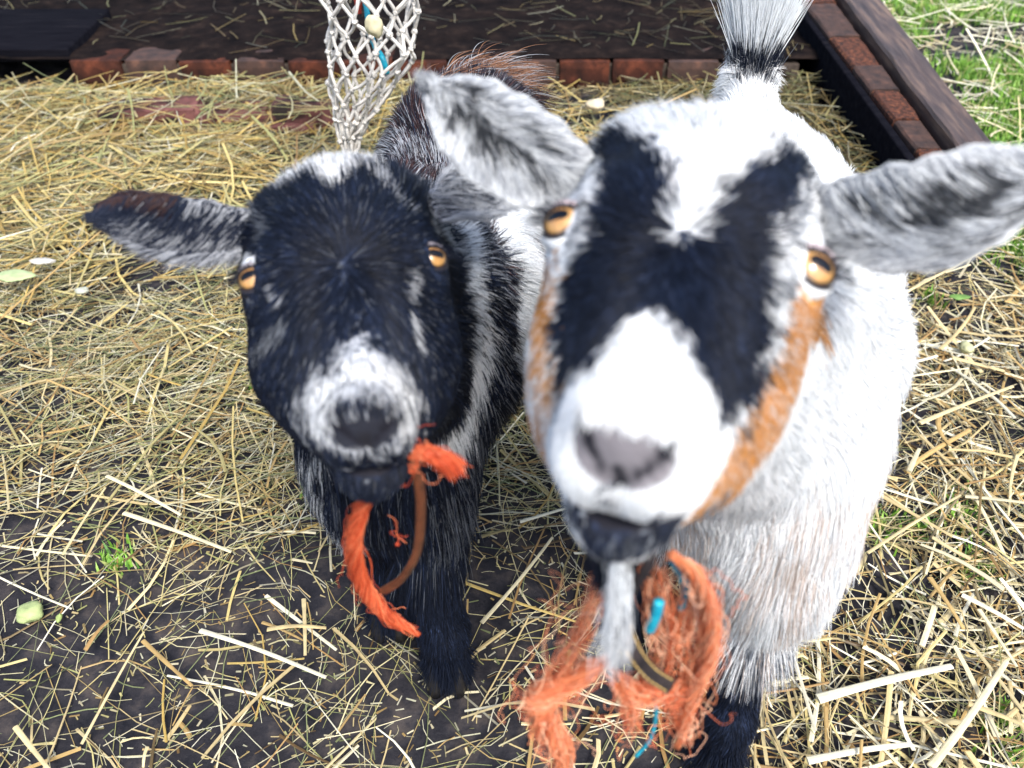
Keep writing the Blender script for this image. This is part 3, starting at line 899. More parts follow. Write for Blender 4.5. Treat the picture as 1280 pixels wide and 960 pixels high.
        ss[:nr] = np.sign(ss[:nr]) * rng.uniform(0.93, 1.0, nr)
        side = np.where(rng.random(n_hair) < 0.6, 1.0, -1.0)
        p, n = surf(tt, ss, side)
        colr, ln, fl = style(tt, ss, side, p, rng)
        p2, _ = surf(np.clip(tt + 0.02, 0, 1.0), ss, side)
        tdir = unit(p2 - p + 1e-6 * T[0])
        p3, _ = surf(tt, np.clip(ss + 0.03, -1.2, 1.2), side)
        sdir = unit(p3 - p)
        flow = tdir * fl[:, :1] + sdir * fl[:, 1:2]
        pts = grow(p, n, flow, np.where(side > 0, 0.33, 0.22), ln, np.zeros(len(p)) + 0.05, 4, rng, 0.004, 0.45, 0.15)
        strands('ear_fur', pts, np.array([0.00024, 0.00022, 0.00016, 0.00006]), colr, M['fur'], ear)
        return ear

    def finish(self, root, h, nhead, nbody):
        V, F = self.blob.build(h)
        Nn = vert_normals(V, F)
        self.V, self.F, self.Nn = V, F, Nn
        rng = np.random.default_rng(11)
        q = self.loc(V)
        col = self.colour(V, rng, 0.05)
        # bare skin of nose, nostrils and mouth
        bare = self.bare(q)
        dn = np.sqrt((q[:, 0] / 0.017) ** 2 + ((q[:, 1] - 0.118) / 0.016) ** 2 + ((q[:, 2] + 0.0245) / 0.0125) ** 2)
        pad = (1 - sstep(0.9, 1.1, dn))[:, None]
        col = col * (1 - pad) + np.array(self.pad_colour) * pad
        for s in (-1, 1):
            dd = np.full(len(q), 9.0)
            for q_, r_ in NOSTRIL:
                dd = np.minimum(dd, np.hypot(q[:, 0] - s * q_[0], q[:, 2] - q_[2]) / (r_ * 1.15))
            hole = ((1 - sstep(0.8, 1.25, dd)) * (q[:, 1] > 0.105))[:, None]
            col = col * (1 - hole) + np.array([0.012, 0.012, 0.018]) * hole
        cl = ((np.abs(q[:, 0]) < 0.0022) & (q[:, 1] > 0.108) & (q[:, 2] < -0.026) & (q[:, 2] > -0.056))[:, None]
        col = np.where(cl, np.array([0.02, 0.02, 0.026]), col)
        mo = ((q[:, 1] > 0.098) & (np.abs(q[:, 2] + 0.0575) < 0.0042) & (np.abs(q[:, 0]) < 0.03))[:, None]
        col = np.where(mo, np.array([0.012, 0.012, 0.018]), col)
        body = link('body', np_mesh('body', V, F, True, col), M['skin'], root)
        # coat
        for part, cnt in (('head', nhead), ('body', nbody)):
            rng = np.random.default_rng(21 if part == 'head' else 22)
            if part == 'head':
                dens = lambda x: (self.headw(x) > 0.02) * self.bare(self.loc(x))
            else:
                dens = lambda x: (self.headw(x) < 0.5) * (x[:, 2] > 0.018) * (1 + 1.2 * sstep(0.75, 0.45, np.linalg.norm(x - CAM, axis=1)))
            p, n = sample(V, Nn, F, dens, cnt, rng)
            q = self.loc(p)
            keep = rng.random(len(p)) < self.bare(q)
            p, n, q = p[keep], n[keep], q[keep]
            if part == 'head':
                c0 = np.array([0, 0.030, 0.0])
                flow = (q - c0)
                flow[:, 2] -= 0.012
                flow[:, 2] = np.minimum(flow[:, 2], -0.004) * (q[:, 1] < 0.06) + flow[:, 2] * (q[:, 1] >= 0.06)
                flow = flow @ self.R.T
                length = self.hair_len(q)
                lift = 0.20 + 0.18 * sstep(-0.02, -0.07, q[:, 1])
                droop = np.full(len(p), 0.08)
                pts = grow(p, n, flow, lift, length, droop, 4, rng, 0.0045, 0.42, 0.10)
                rad = np.array([0.00018, 0.00017, 0.00013, 0.00004])
                nm = 'head_fur'
            else:
                flow, length, lift, droop = self.body_flow(p, n, q)
                pts = grow(p, n, flow, lift, length, droop, 5, rng, 0.0065, 0.42, 0.11)
                rad = np.array([0.00026, 0.00026, 0.00022, 0.00015, 0.00005])
                nm = 'body_fur'
            c = self.colour(p, rng, 0.16)
            strands(nm, pts, rad, c, M['fur'], body)
        return body


def hooves(root, feet):
    for (x, y, yaw) in feet:
        parts = []
        for s in (-1, 1):
            u = np.linspace(0, 2 * math.pi, 14, endpoint=False)
            rows = []
            for hgt, k, fw in ((0.0, 1.0, 0.006), (0.012, 0.98, 0.004), (0.026, 0.86, 0.0), (0.036, 0.62, -0.003)):
                rows.append(np.stack([s * 0.0105 + 0.0098 * k * np.cos(u), -fw + 0.021 * k * np.sin(u) * (1 - 0.25 * (np.sin(u) < 0)), np.full(14, hgt + 0.001)], 1))
            V = np.vstack(rows + [np.array([[s * 0.0105, 0, 0.001]]), np.array([[s * 0.0105, 0.003, 0.038]])])
            i = np.arange(3)[:, None] * 14
            j = np.arange(14)[None]
            F = np.stack([i + j, i + (j + 1) % 14, i + 14 + (j + 1) % 14, i + 14 + j], -1).reshape(-1, 4)
            j = np.arange(14)
            cp = np.vstack([np.stack([np.full(14, 56), (j + 1) % 14, j], -1), np.stack([np.full(14, 57), 42 + j, 42 + (j + 1) % 14], -1)])
            c_, s_ = math.cos(yaw), math.sin(yaw)
            V = np.stack([x + V[:, 0] * c_ - V[:, 1] * s_, y + V[:, 0] * s_ + V[:, 1] * c_, V[:, 2]], 1)
            parts.append((V, [F, cp]))
        V, F = merge(parts)
        link('hoof', np_mesh('hoof', V, F), M['hoof'], root)


def feather(root, feet, colour, seed):
    rng = np.random.default_rng(seed)
    P0, N0 = [], []
    for x, y, yaw in feet:
        n = 900
        a = rng.uniform(0, 2 * math.pi, n)
        z = rng.uniform(0.022, 0.05, n)
        P0.append(np.stack([x + 0.0185 * np.cos(a), y + 0.006 + 0.0185 * np.sin(a), z], 1))
        N0.append(np.stack([np.cos(a) * 0.38, np.sin(a) * 0.38, -1.0 + 0 * a], 1))
    p, d = np.vstack(P0), unit(np.vstack(N0) + rng.normal(0, 0.12, (len(np.vstack(N0)), 3)))
    L = rng.uniform(0.016, 0.034, len(p))
    t = np.linspace(0, 1, 4)[None, :, None]
    pts = p[:, None] + d[:, None] * t * L[:, None, None]
    pts[..., 2] = np.maximum(pts[..., 2], 0.002)
    strands('pastern_hair', pts, np.array([.0003, .0003, .0002, .00006]), PAL[colour] * rng.uniform(0.6, 1.5, (len(p), 1)), M['fur'], root)


def bundle(path, n, spread, rng, lenv=(0.3, 1.0), curl=0.004, k=14, twist=2.0, flare=0.0, stray=0.0):
    """loose fibres that run along a path; spread may vary along it"""
    path = catmull(path, 60)
    T = unit(np.gradient(path, axis=0))
    A = unit(np.cross(T, np.array([0.3, 0.2, 0.93])))
    B = np.cross(T, A)
    L = rng.uniform(lenv[0], lenv[1], n)
    st = rng.uniform(0, 1, n) * (1 - L)
    t = st[:, None] + L[:, None] * np.linspace(0, 1, k)[None]
    x = t * 59
    i = np.minimum(x.astype(int), 58)
    u = (x - i)[..., None]
    LL = lambda Q: Q[i] * (1 - u) + Q[i + 1] * u
    sp = np.interp(t, np.linspace(0, 1, len(spread)), spread)
    ang = rng.uniform(0, 2 * math.pi, n)[:, None] + t * twist * 2 * math.pi
    rr = np.sqrt(rng.uniform(0, 1, n))[:, None] * sp * (1 + flare * t ** 2)
    pts = LL(path) + LL(A) * (rr * np.cos(ang))[..., None] + LL(B) * (rr * np.sin(ang))[..., None]
    wob = np.cumsum(rng.normal(0, curl, (n, k, 3)), 1)
    wob -= wob[:, :1]
    s_ = rng.random((n, 1, 1)) < stray
    pts = pts + wob * (1 + 4 * s_)
    return pts


# ================================================================== the white goat
def white_goat():
    g = Goat([(702, 285, 0.372), (1017, 343, 0.352)], (782, 560, 0.297), 1.06, MARKS_WHITE, 0)
    g.pad_colour = (0.21, 0.195, 0.21)
    g.lid_colour = (0.62, 0.50, 0.50)
    g.lid_fur = 0
    g.lash = 1
    root = empty('goat', (0.20, 0.55, 0.0))
    tag(root, 'white goat with a black stripe across each eye and tan cheeks, closest to the camera', 'goat', 'goats in the straw yard')
    g.head(0.88)
    b = g.blob
    nk = g.w((0, -0.025, -0.075))
    tail = np.array([0.238, 0.83, 0.415])
    b.chain([nk, (0.150, 0.445, 0.445), (0.185, 0.50, 0.37)], [0.052, 0.068, 0.090], 0.04)
    b.chain([g.w((0.0, 0.02, -0.085)), (0.165, 0.42, 0.34)], [0.035, 0.062], 0.04)
    b.ell((0.185, 0.445, 0.315), (0.078, 0.085, 0.10), k=0.04)
    b.ell((0.185, 0.40, 0.275), (0.050, 0.055, 0.075), k=0.04)
    b.ell((0.190, 0.395, 0.235), (0.046, 0.046, 0.066), k=0.03)
    b.ell((0.203, 0.60, 0.32), (0.098, 0.17, 0.105), k=0.05)
    b.ell((0.205, 0.55, 0.385), (0.060, 0.14, 0.05), k=0.05)
    b.ell((0.228, 0.76, 0.340), (0.082, 0.09, 0.086), k=0.05)
    b.cap((0.236, 0.82, 0.40), (0.240, 0.845, 0.435), 0.026, 0.016, 0.02)
    b.cap((0.240, 0.845, 0.435), (0.243, 0.866, 0.500), 0.017, 0.009, 0.01)
    feet = [(0.183, 0.338, 0.0), (0.122, 0.49, 0.05), (0.185, 0.82, 0.0), (0.295, 0.80, 0.0)]
    b.chain([(0.198, 0.42, 0.26), (0.190, 0.375, 0.165), (0.185, 0.350, 0.07), (0.183, 0.345, 0.022)], [0.045, 0.023, 0.018, 0.019], 0.02)
    b.chain([(0.160, 0.47, 0.26), (0.14, 0.48, 0.165), (0.123, 0.50, 0.07), (0.122, 0.495, 0.022)], [0.045, 0.023, 0.018, 0.019], 0.02)
    for sx, fx, fy in ((-1, 0.185, 0.82), (1, 0.295, 0.80)):
        b.chain([(0.235 + sx * 0.045, 0.77, 0.32), (0.235 + sx * 0.06, 0.74, 0.225), (fx, fy + 0.045, 0.155), (fx, fy + 0.02, 0.06), (fx, fy + 0.008, 0.022)], [0.068, 0.04, 0.022, 0.018, 0.018], 0.025)
    g.add_eyes(root, 0.0475, 0.0, -0.024, 0.0105, (0.46, 0.40, 0.79), 19, 50)

    def hair_len(q):
        L = np.full(len(q), 0.0075)
        L += 0.016 * sstep(-0.03, -0.065, q[:, 1]) * (q[:, 2] > -0.07)
        L += 0.003 * sstep(-0.05, -0.09, q[:, 2]) - 0.002 * sstep(0.025, 0.045, np.abs(q[:, 0]))
        L -= 0.0042 * sstep(0.03, 0.09, q[:, 1])
        for e in g.eye_local:
            L *= 0.45 + 0.55 * sstep(0.014, 0.026, np.linalg.norm(q - e, axis=1))
        return L

    def body_flow(p, n, q):
        fl = np.tile(np.array([0, 0.55, -0.75]), (len(p), 1))
        top = sstep(0.35, 0.9, n[:, 2])[:, None]
        fl = fl * (1 - top) + np.array([0.02, 1.0, -0.05]) * top
        ch = (sstep(0.50, 0.40, p[:, 1]) * sstep(0.42, 0.36, p[:, 2]))[:, None]
        fl = fl * (1 - ch) + np.array([0.02, -0.15, -1.0]) * ch
        leg = (p[:, 2] < 0.19)[:, None]
        fl = np.where(leg, np.array([0, 0.1, -1.0]), fl)
        L = np.full(len(p), 0.024)
        L += 0.012 * sstep(0.5, 0.4, p[:, 1]) * sstep(0.36, 0.24, p[:, 2])
        L = np.where(p[:, 2] < 0.17, 0.010 + 0.014 * sstep(0.06, 0.03, p[:, 2]), L)
        lift = np.full(len(p), 0.22)
        droop = np.where(p[:, 2] < 0.34, 0.35, 0.1)
        return fl, L, lift, droop

    def texture(p, q, hw, idx, rng):
        r = rng.random(len(p))
        # grizzled beige hairs down the chest, black stockings
        ch = sstep(0.40, 0.30, p[:, 2]) * (hw < 0.5)
        idx = np.where(r < 0.42 * ch * (0.5 + vnoise(p * np.array([3, 1, 0.5]), 0.03, 12)), 5, idx)
        zt = p[:, 2] + 0.008 * vnoise(p, 0.02, 3)
        idx = np.where((zt < 0.172) & (hw < 0.5) & (p[:, 1] < 0.46), 1, idx)
        idx = np.where((zt < 0.16) & (hw < 0.5), 1, idx)
        r = rng.random(len(p))
        idx = np.where((zt < 0.20) & (zt > 0.16) & (r < 0.4) & (hw < 0.5), 2, idx)
        return idx
    g.hair_len, g.body_flow, g.texture = hair_len, body_flow, texture
    body = g.finish(root, 0.003, 110000, 230000)

    def style(tt, ss, side, p, rng):
        n = len(tt)
        inner = side > 0
        col = np.tile(PAL[0] * 0.92, (n, 1))
        q3 = np.stack([tt * 0.22, ss * 0.06, tt * 0], 1)
        v = vnoise(q3, 0.022, 31) * 0.7 + vnoise(q3, 0.010, 32) * 0.3
        dark = sstep(-0.12, 0.22, v) * (1 - sstep(0.62, 0.9, np.abs(ss))) * sstep(0.05, 0.2, tt)
        r = rng.random(n)
        col[(r < 0.45) & inner] = PAL[8]
        r = rng.random(n)
        col[(r < dark * 0.92) & inner] = PAL[2] * 0.32
        col[inner & (np.abs(ss - up_side * 0.70) < 0.08) & (tt > 0.15) & (tt < 0.85) & (rng.random(n) < 0.7)] = PAL[2] * 0.35  # dark streak below the upper rim, midrib shadow painted into the hair colour
        col[(np.abs(ss) > 0.80) & (rng.random(n) < 0.35)] = PAL[8] * 0.8
        tipd = sstep(0.86, 0.97, tt) * inner * (rng.random(n) < 0.35)
        col[tipd > 0.5] = PAL[2]
        ln = np.where(inner, 0.012 + 0.010 * sstep(0.95, 0.5, tt) * rng.random(n), 0.007)
        ln = ln * np.where(np.abs(ss) > 0.85, 0.7, 1.0)
        fl = np.stack([np.full(n, 0.9), np.where(inner, -0.9 * ss + 0.4, 0.1 * ss)], 1)
        return col, ln, fl
    up_side = 1.0
    r1, r2 = np.random.default_rng(41), np.random.default_rng(42)
    # left and right ear
    g.ear(root, [P(738, 236, 0.415), P(640, 185, 0.405), P(540, 112, 0.41)], 0.0225, unit(CAM - P(620, 170, 0.40)) + RGT * 0.1 - UPV * 0.1, 0.42, style, r1, 15000)
    up_side = -1.0
    g.ear(root, [P(1015, 270, 0.395), P(1155, 268, 0.36), P(1296, 205, 0.345)], 0.0225, unit(CAM - P(1150, 260, 0.38)) - UPV * 0.1, 0.42, style, r2, 15000)
    # tail: a fan of long hair
    rng = np.random.default_rng(51)
    n = 17000
    grp = rng.random(n)
    u = np.where(grp < 0.18, rng.uniform(-0.5, -0.25, n), np.where(grp < 0.45, rng.uniform(-0.36, 0.12, n), rng.uniform(0.02, 1.0, n)))
    base = np.array([0.240, 0.842, 0.430])
    tipc = np.array([0.243, 0.866, 0.505])
    a_ = rng.uniform(0, 2 * math.pi, n)
    rr = 0.014 * np.sqrt(rng.random(n))
    p0 = base + (tipc - base) * u[:, None] + np.stack([rr * np.cos(a_) * 1.2, rr * np.sin(a_), a_ * 0], 1)
    ci = np.where(grp < 0.18, 0, np.where(grp < 0.45, np.where(rng.random(n) < 0.85, 1, 2), np.where(rng.random(n) < 0.04, 8, 0)))
    ang = np.cos(a_) * (rr / 0.014) * 0.30 + rng.normal(0, 0.10, n)
    d = np.stack([np.sin(ang), 0.10 + np.sin(a_) * 0.2 + rng.normal(0, 0.07, n), np.cos(ang)], 1)
    L = np.where(grp < 0.18, 0.026, np.where(grp < 0.45, 0.036 * rng.uniform(0.4, 1.5, n), 0.085)) * rng.uniform(0.7, 1.15, n)
    t = np.linspace(0, 1, 6)[None, :, None]
    curve = np.stack([-np.sin(ang) * 0.12 + rng.normal(0, 0.04, n), np.zeros(n), -np.abs(ang) * 0.12], 1)
    pts = p0[:, None] + (unit(d)[:, None] * t + curve[:, None] * t ** 2) * L[:, None, None]
    c = PAL[ci] * rng.uniform(0.85, 1.05, n)[:, None]
    strands('tail_hair', pts, np.array([.0004, .0004, .00034, .00026, .00017, .00006]), c, M['fur'], body)
    # beard
    rng = np.random.default_rng(52)
    pts = bundle([P(768, 690, 0.318), P(772, 735, 0.335), P(768, 790, 0.355), P(762, 845, 0.375)], 300, [0.0024, 0.0032, 0.0034, 0.0026], rng, (0.35, 0.95), 0.0012, 8, 0.1)
    c = PAL[np.where(rng.random(300) < 0.15, 2, 0)] * rng.uniform(0.95, 1.1, 300)[:, None]
    strands('beard', pts, np.array([.0002, .0002, .0002, .00018, .00016, .00014, .0001, .00005]), c, M['fur'], body)
    pts = bundle([P(745, 668, 0.33), P(752, 700, 0.34), P(760, 740, 0.352)], 260, [0.006, 0.005, 0.001], rng, (0.5, 0.95), 0.001, 8, 0.1)
    strands('beard', pts, 0.0002, PAL[1] * np.ones((260, 1)), M['fur'], body)
    hooves(root, feet)
    feather(body, feet, 1, 91)
    return g, root


# ================================================================== the black goat
def black_goat():
    g = Goat([(317, 352, 0.475), (541, 326, 0.468)], (456, 528, 0.415), 1.0, MARKS_BLACK, 1)
    g.pad_colour = (0.022, 0.024, 0.034)
    g.lid_colour = (0.30, 0.26, 0.27)
    g.lid_fur = 1
    g.lash = 1
    root = empty('goat', (-0.09, 0.65, 0.0))
    tag(root, 'black and white goat with a dark forehead and white muzzle, standing behind the white goat', 'goat', 'goats in the straw yard')
    g.head(0.89)
    b = g.blob
    nk = g.w((0, -0.02, -0.075))
    b.chain([nk, (-0.088, 0.52, 0.40), (-0.088, 0.58, 0.34)], [0.050, 0.062, 0.082], 0.04)
    b.chain([g.w((0.0, 0.02, -0.085)), (-0.098, 0.49, 0.30)], [0.034, 0.058], 0.04)
    b.ell((-0.098, 0.515, 0.285), (0.072, 0.075, 0.088), k=0.04)
    b.ell((-0.100, 0.475, 0.245), (0.052, 0.045, 0.065), k=0.04)
    b.ell((-0.065, 0.67, 0.30), (0.100, 0.17, 0.098), k=0.05)
    b.ell((-0.055, 0.66, 0.36), (0.055, 0.14, 0.045), k=0.05)
    b.ell((-0.045, 0.82, 0.342), (0.084, 0.088, 0.088), k=0.05)
    b.cap((-0.012, 0.90, 0.385), (0.012, 0.915, 0.365), 0.016, 0.011, 0.02)
    feet = [(-0.0626, 0.425, 0.0), (-0.1235, 0.485, 0.0), (-0.10, 0.83, 0.0), (0.01, 0.84, 0.0)]
    b.chain([(-0.078, 0.485, 0.24), (-0.070, 0.452, 0.15), (-0.0635, 0.436, 0.07), (-0.0626, 0.432, 0.022)], [0.044, 0.024, 0.0185, 0.0195], 0.02)
    b.chain([(-0.125, 0.51, 0.24), (-0.125, 0.50, 0.15), (-0.1238, 0.496, 0.07), (-0.1235, 0.492, 0.022)], [0.042, 0.023, 0.0185, 0.0195], 0.02)
    for sx, fx, fy in ((-1, -0.10, 0.83), (1, 0.01, 0.84)):
        b.chain([(-0.045 + sx * 0.04, 0.83, 0.30), (-0.045 + sx * 0.05, 0.79, 0.21), (fx, fy + 0.045, 0.145), (fx, fy + 0.02, 0.06), (fx, fy + 0.008, 0.022)], [0.062, 0.038, 0.021, 0.018, 0.018], 0.025)
    g.add_eyes(root, 0.0470, 0.0, -0.024, 0.0098, (0.44, 0.40, 0.80), 19, 50)

    def hair_len(q):
        L = np.full(len(q), 0.0085)
        L += 0.016 * sstep(-0.01, -0.05, q[:, 1]) * (q[:, 2] > -0.08)
        L += 0.003 * sstep(-0.05, -0.09, q[:, 2]) - 0.002 * sstep(0.025, 0.045, np.abs(q[:, 0]))
        L -= 0.004 * sstep(0.04, 0.09, q[:, 1])
        for e in g.eye_local:
            L *= 0.45 + 0.55 * sstep(0.014, 0.026, np.linalg.norm(q - e, axis=1))
        return L

    def body_flow(p, n, q):
        fl = np.tile(np.array([0.1, 0.55, -0.70]), (len(p), 1))
        top = sstep(0.45, 0.95, n[:, 2])[:, None]
        fl = fl * (1 - top) + np.array([0.06, 1.0, -0.05]) * top
        ch = (sstep(0.56, 0.46, p[:, 1]) * sstep(0.40, 0.33, p[:, 2]))[:, None]
        fl = fl * (1 - ch) + np.array([0.0, -0.12, -1.0]) * ch
        # the collar of hair that sweeps out from behind the right cheek
        fl = np.where((p[:, 2] < 0.19)[:, None], np.array([0, 0.1, -1.0]), fl)
        L = np.full(len(p), 0.026)
        L += 0.012 * sstep(0.56, 0.46, p[:, 1]) * sstep(0.34, 0.22, p[:, 2])
        L = np.where(p[:, 2] < 0.16, 0.011 + 0.016 * sstep(0.07, 0.03, p[:, 2]), L)
        rump = (p[:, 1] > 0.80) & (p[:, 2] > 0.37)
        L = np.where(rump, 0.028, L)
        lift = np.where(rump, 0.34, 0.22)
        droop = np.where(p[:, 2] < 0.32, 0.30, 0.08)
        return fl, L, lift, droop

    def texture(p, q, hw, idx, rng):
        n = len(p)
        r = rng.random(n)
        back = sstep(0.50, 0.62, p[:, 1])
        idx = np.where((r < 0.55 * back) & (hw < 0.5), 4, idx)
        r = rng.random(n)
        tick = (0.10 + 0.16 * sstep(0.72, 0.58, p[:, 1])) * (hw < 0.5) * sstep(0.22, 0.36, p[:, 2]) * sstep(0.45, 0.56, p[:, 1])
        idx = np.where(r < tick, 8, idx)
        r = rng.random(n)
        idx = np.where((r < 0.05) & (hw < 0.5) & (p[:, 2] > 0.17), 2, idx)
        idx = np.where((rng.random(n) < 0.03) & (hw > 0.5), 2, idx)
        return idx
    g.hair_len, g.body_flow, g.texture = hair_len, body_flow, texture
    body = g.finish(root, 0.003, 90000, 210000)

    def style(tt, ss, side, p, rng):
        n = len(tt)
        inner = side > 0
        col = np.tile(PAL[1] * 1.5, (n, 1))
        q3 = np.stack([tt * 0.2, ss * 0.06, tt * 0], 1)
        v = vnoise(q3, 0.02, 33)
        lite = sstep(0.2, 0.5, tt) * sstep(0.92, 0.65, tt) * sstep(-0.75, -0.35, -ss) * (0.5 + 0.5 * v)
        lite = np.where((ss * g_side < 0.1) & (ss * g_side > -0.7), 0.9, 0.12) * sstep(0.98, 0.7, tt) * sstep(0.0, 0.2, tt) * (0.55 + 0.6 * v)
        col[(rng.random(n) < lite * 0.8) & inner] = PAL[8] * 0.75
        up_ = ss * g_side > 0.75
        col[up_ & (tt < 0.45) & (rng.random(n) < 0.45)] = PAL[8]
        col[up_ & (tt >= 0.5) & (rng.random(n) < 0.7)] = PAL[4]
        dn_ = ss * g_side < -0.9
        col[dn_ & (tt < 0.8) & (rng.random(n) < 0.8)] = PAL[8]
        ln = np.where(inner, 0.010 + 0.010 * sstep(0.95, 0.4, tt) * rng.random(n), 0.007)
        fl = np.stack([np.full(n, 0.8), np.where(inner, -0.8 * g_side + 0 * ss, 0.1 * ss)], 1)
        return col, ln, fl
    g_side = 1.0
    g.ear(root, [P(338, 288, 0.505), P(225, 280, 0.49), P(125, 262, 0.49)], 0.0158, unit(CAM - P(220, 285, 0.49)) - UPV * 0.15, 0.38, style, np.random.default_rng(43), 12000)
    g_side = -1.0

    def style2(tt, ss, side, p, rng):
        col, ln, fl = style(tt, ss, side, p, rng)
        r = rng.random(len(tt))
        col[r < 0.5] = PAL[8]
        return col, ln, fl
    g.ear(root, [P(540, 262, 0.495), P(585, 235, 0.515), P(655, 205, 0.55)], 0.017, unit(CAM - P(590, 240, 0.5)) - UPV * 0.15, 0.4, style2, np.random.default_rng(44), 8000)
    # ginger ridge over the rump and the small dark tail
    rng = np.random.default_rng(55)
    n = 1500
    u = rng.random(n)
    line = catmull([(-0.075, 0.80, 0.415), (-0.045, 0.86, 0.412), (-0.005, 0.90, 0.385)], 30)
    p0 = line[(u * 29).astype(int)] + rng.normal(0, 0.008, (n, 3))
    d = unit(np.array([0.55, 0.45, 0.42]) + rng.normal(0, 0.22, (n, 3)))
    t = np.linspace(0, 1, 6)[None, :, None]
    L = rng.uniform(0.025, 0.058, n)
    pts = p0[:, None] + (d[:, None] * t + np.array([0.25, 0.1, -0.45]) * t ** 2) * L[:, None, None]
    ci = np.where(rng.random(n) < 0.55, 7, np.where(rng.random(n) < 0.4, 8, 4))
    strands('rump_hair', pts, np.array([.0003, .0003, .00028, .00022, .00014, .00005]), PAL[ci] * rng.uniform(0.7, 1.1, n)[:, None], M['fur'], body)
    n = 700
    p0 = np.array([0.0, 0.905, 0.372]) + rng.normal(0, 0.008, (n, 3))
    d = unit(np.array([0.9, 0.2, 0.15]) + rng.normal(0, 0.3, (n, 3)))
    L = rng.uniform(0.02, 0.045, n)
    pts = p0[:, None] + (d[:, None] * t + np.array([0.1, 0.0, -0.3]) * t ** 2) * L[:, None, None]
    ci = np.where(rng.random(n) < 0.7, 4, 1)
    strands('tail_hair', pts, np.array([.0003, .0003, .00028, .00022, .00014, .00005]), PAL[ci], M['fur'], body)
    hooves(root, feet)
    feather(body, feet, 1, 91)
    return g, root

# ================================================================== the yard
GOAT_BOXES = []


def ground_h(x, y):
    p = np.stack([x, y, np.zeros_like(x)], -1).reshape(-1, 3)
    near = np.exp(-((np.hypot(p[:, 0], p[:, 1] - 0.9)) / 2.5) ** 2)
    h = vnoise(p, 0.33, 61) * 0.010 + vnoise(p, 0.11, 62) * 0.005 + vnoise(p, 0.035, 63) * 0.0045 + vnoise(p, 0.013, 64) * 0.0024
    return (h * near - 0.008).reshape(np.shape(x))


def make_ground():
    def axis(lo, hi, flo, fhi, step, n):
        fine = np.arange(flo, fhi + 1e-6, step)
        g = np.geomspace(1, 1 + (flo - lo), n) - 1
        g2 = np.geomspace(1, 1 + (hi - fhi), n) - 1
        return np.concatenate([(flo - g)[::-1][:-1], fine, (fhi + g2)[1:]])
    X = axis(-60, 60, -1.3, 1.5, 0.008, 26)
    Y = axis(-60, 60, 0.1, 2.3, 0.008, 26)
    gx, gy = np.meshgrid(X, Y, indexing='ij')
    gz = ground_h(gx, gy)
    V = np.stack([gx, gy, gz], -1).reshape(-1, 3)
    nx, ny = len(X), len(Y)
    i, j = np.meshgrid(np.arange(nx - 1), np.arange(ny - 1), indexing='ij')
    k = (i * ny + j).ravel()
    F = np.stack([k, k + ny, k + ny + 1, k + 1], -1)
    o = link('ground', np_mesh('ground', V, F), M['mud'])
    tag(o, kind='structure')


make_ground()

# raised earth floor of the shelter behind the brick edge
EDGE_Y = 1.83
EDGE_H = 0.058


def make_dirt_floor():
    xs = np.linspace(-2.4, 0.69, 220)
    ys = np.linspace(EDGE_Y + 0.010, 4.2, 160)
    gx, gy = np.meshgrid(xs, ys, indexing='ij')
    p = np.stack([gx, gy, gx * 0], -1).reshape(-1, 3)
    z = EDGE_H + 0.004 - 0.004 * sstep(EDGE_Y + 0.04, EDGE_Y, p[:, 1]) + (1 - 0.7 * sstep(EDGE_Y + 0.06, EDGE_Y, p[:, 1])) * (vnoise(p, 0.2, 71) * 0.008 + vnoise(p, 0.05, 72) * 0.004 + vnoise(p, 0.02, 73) * 0.002)
    V = np.stack([p[:, 0], p[:, 1], z], -1)
    i, j = np.meshgrid(np.arange(219), np.arange(159), indexing='ij')
    k = (i * 160 + j).ravel()
    o = link('dirt_floor', np_mesh('dirt_floor', V, np.stack([k, k + 160, k + 161, k + 1], -1)), M['dirt'])
    tag(o, kind='structure')


make_dirt_floor()


def place(name, me, mat, loc, rot=(0, 0, 0), parent=None):
    o = bpy.data.objects.new(name, me)
    COL.objects.link(o)
    if len(me.materials) == 0 and mat is not None:
        me.materials.append(mat)
    o.location = Vector([float(v) for v in loc])
    o.rotation_euler = rot
    if parent is not None:
        o.parent = parent
        o.matrix_parent_inverse = Matrix.Translation(-parent.location)
    return o


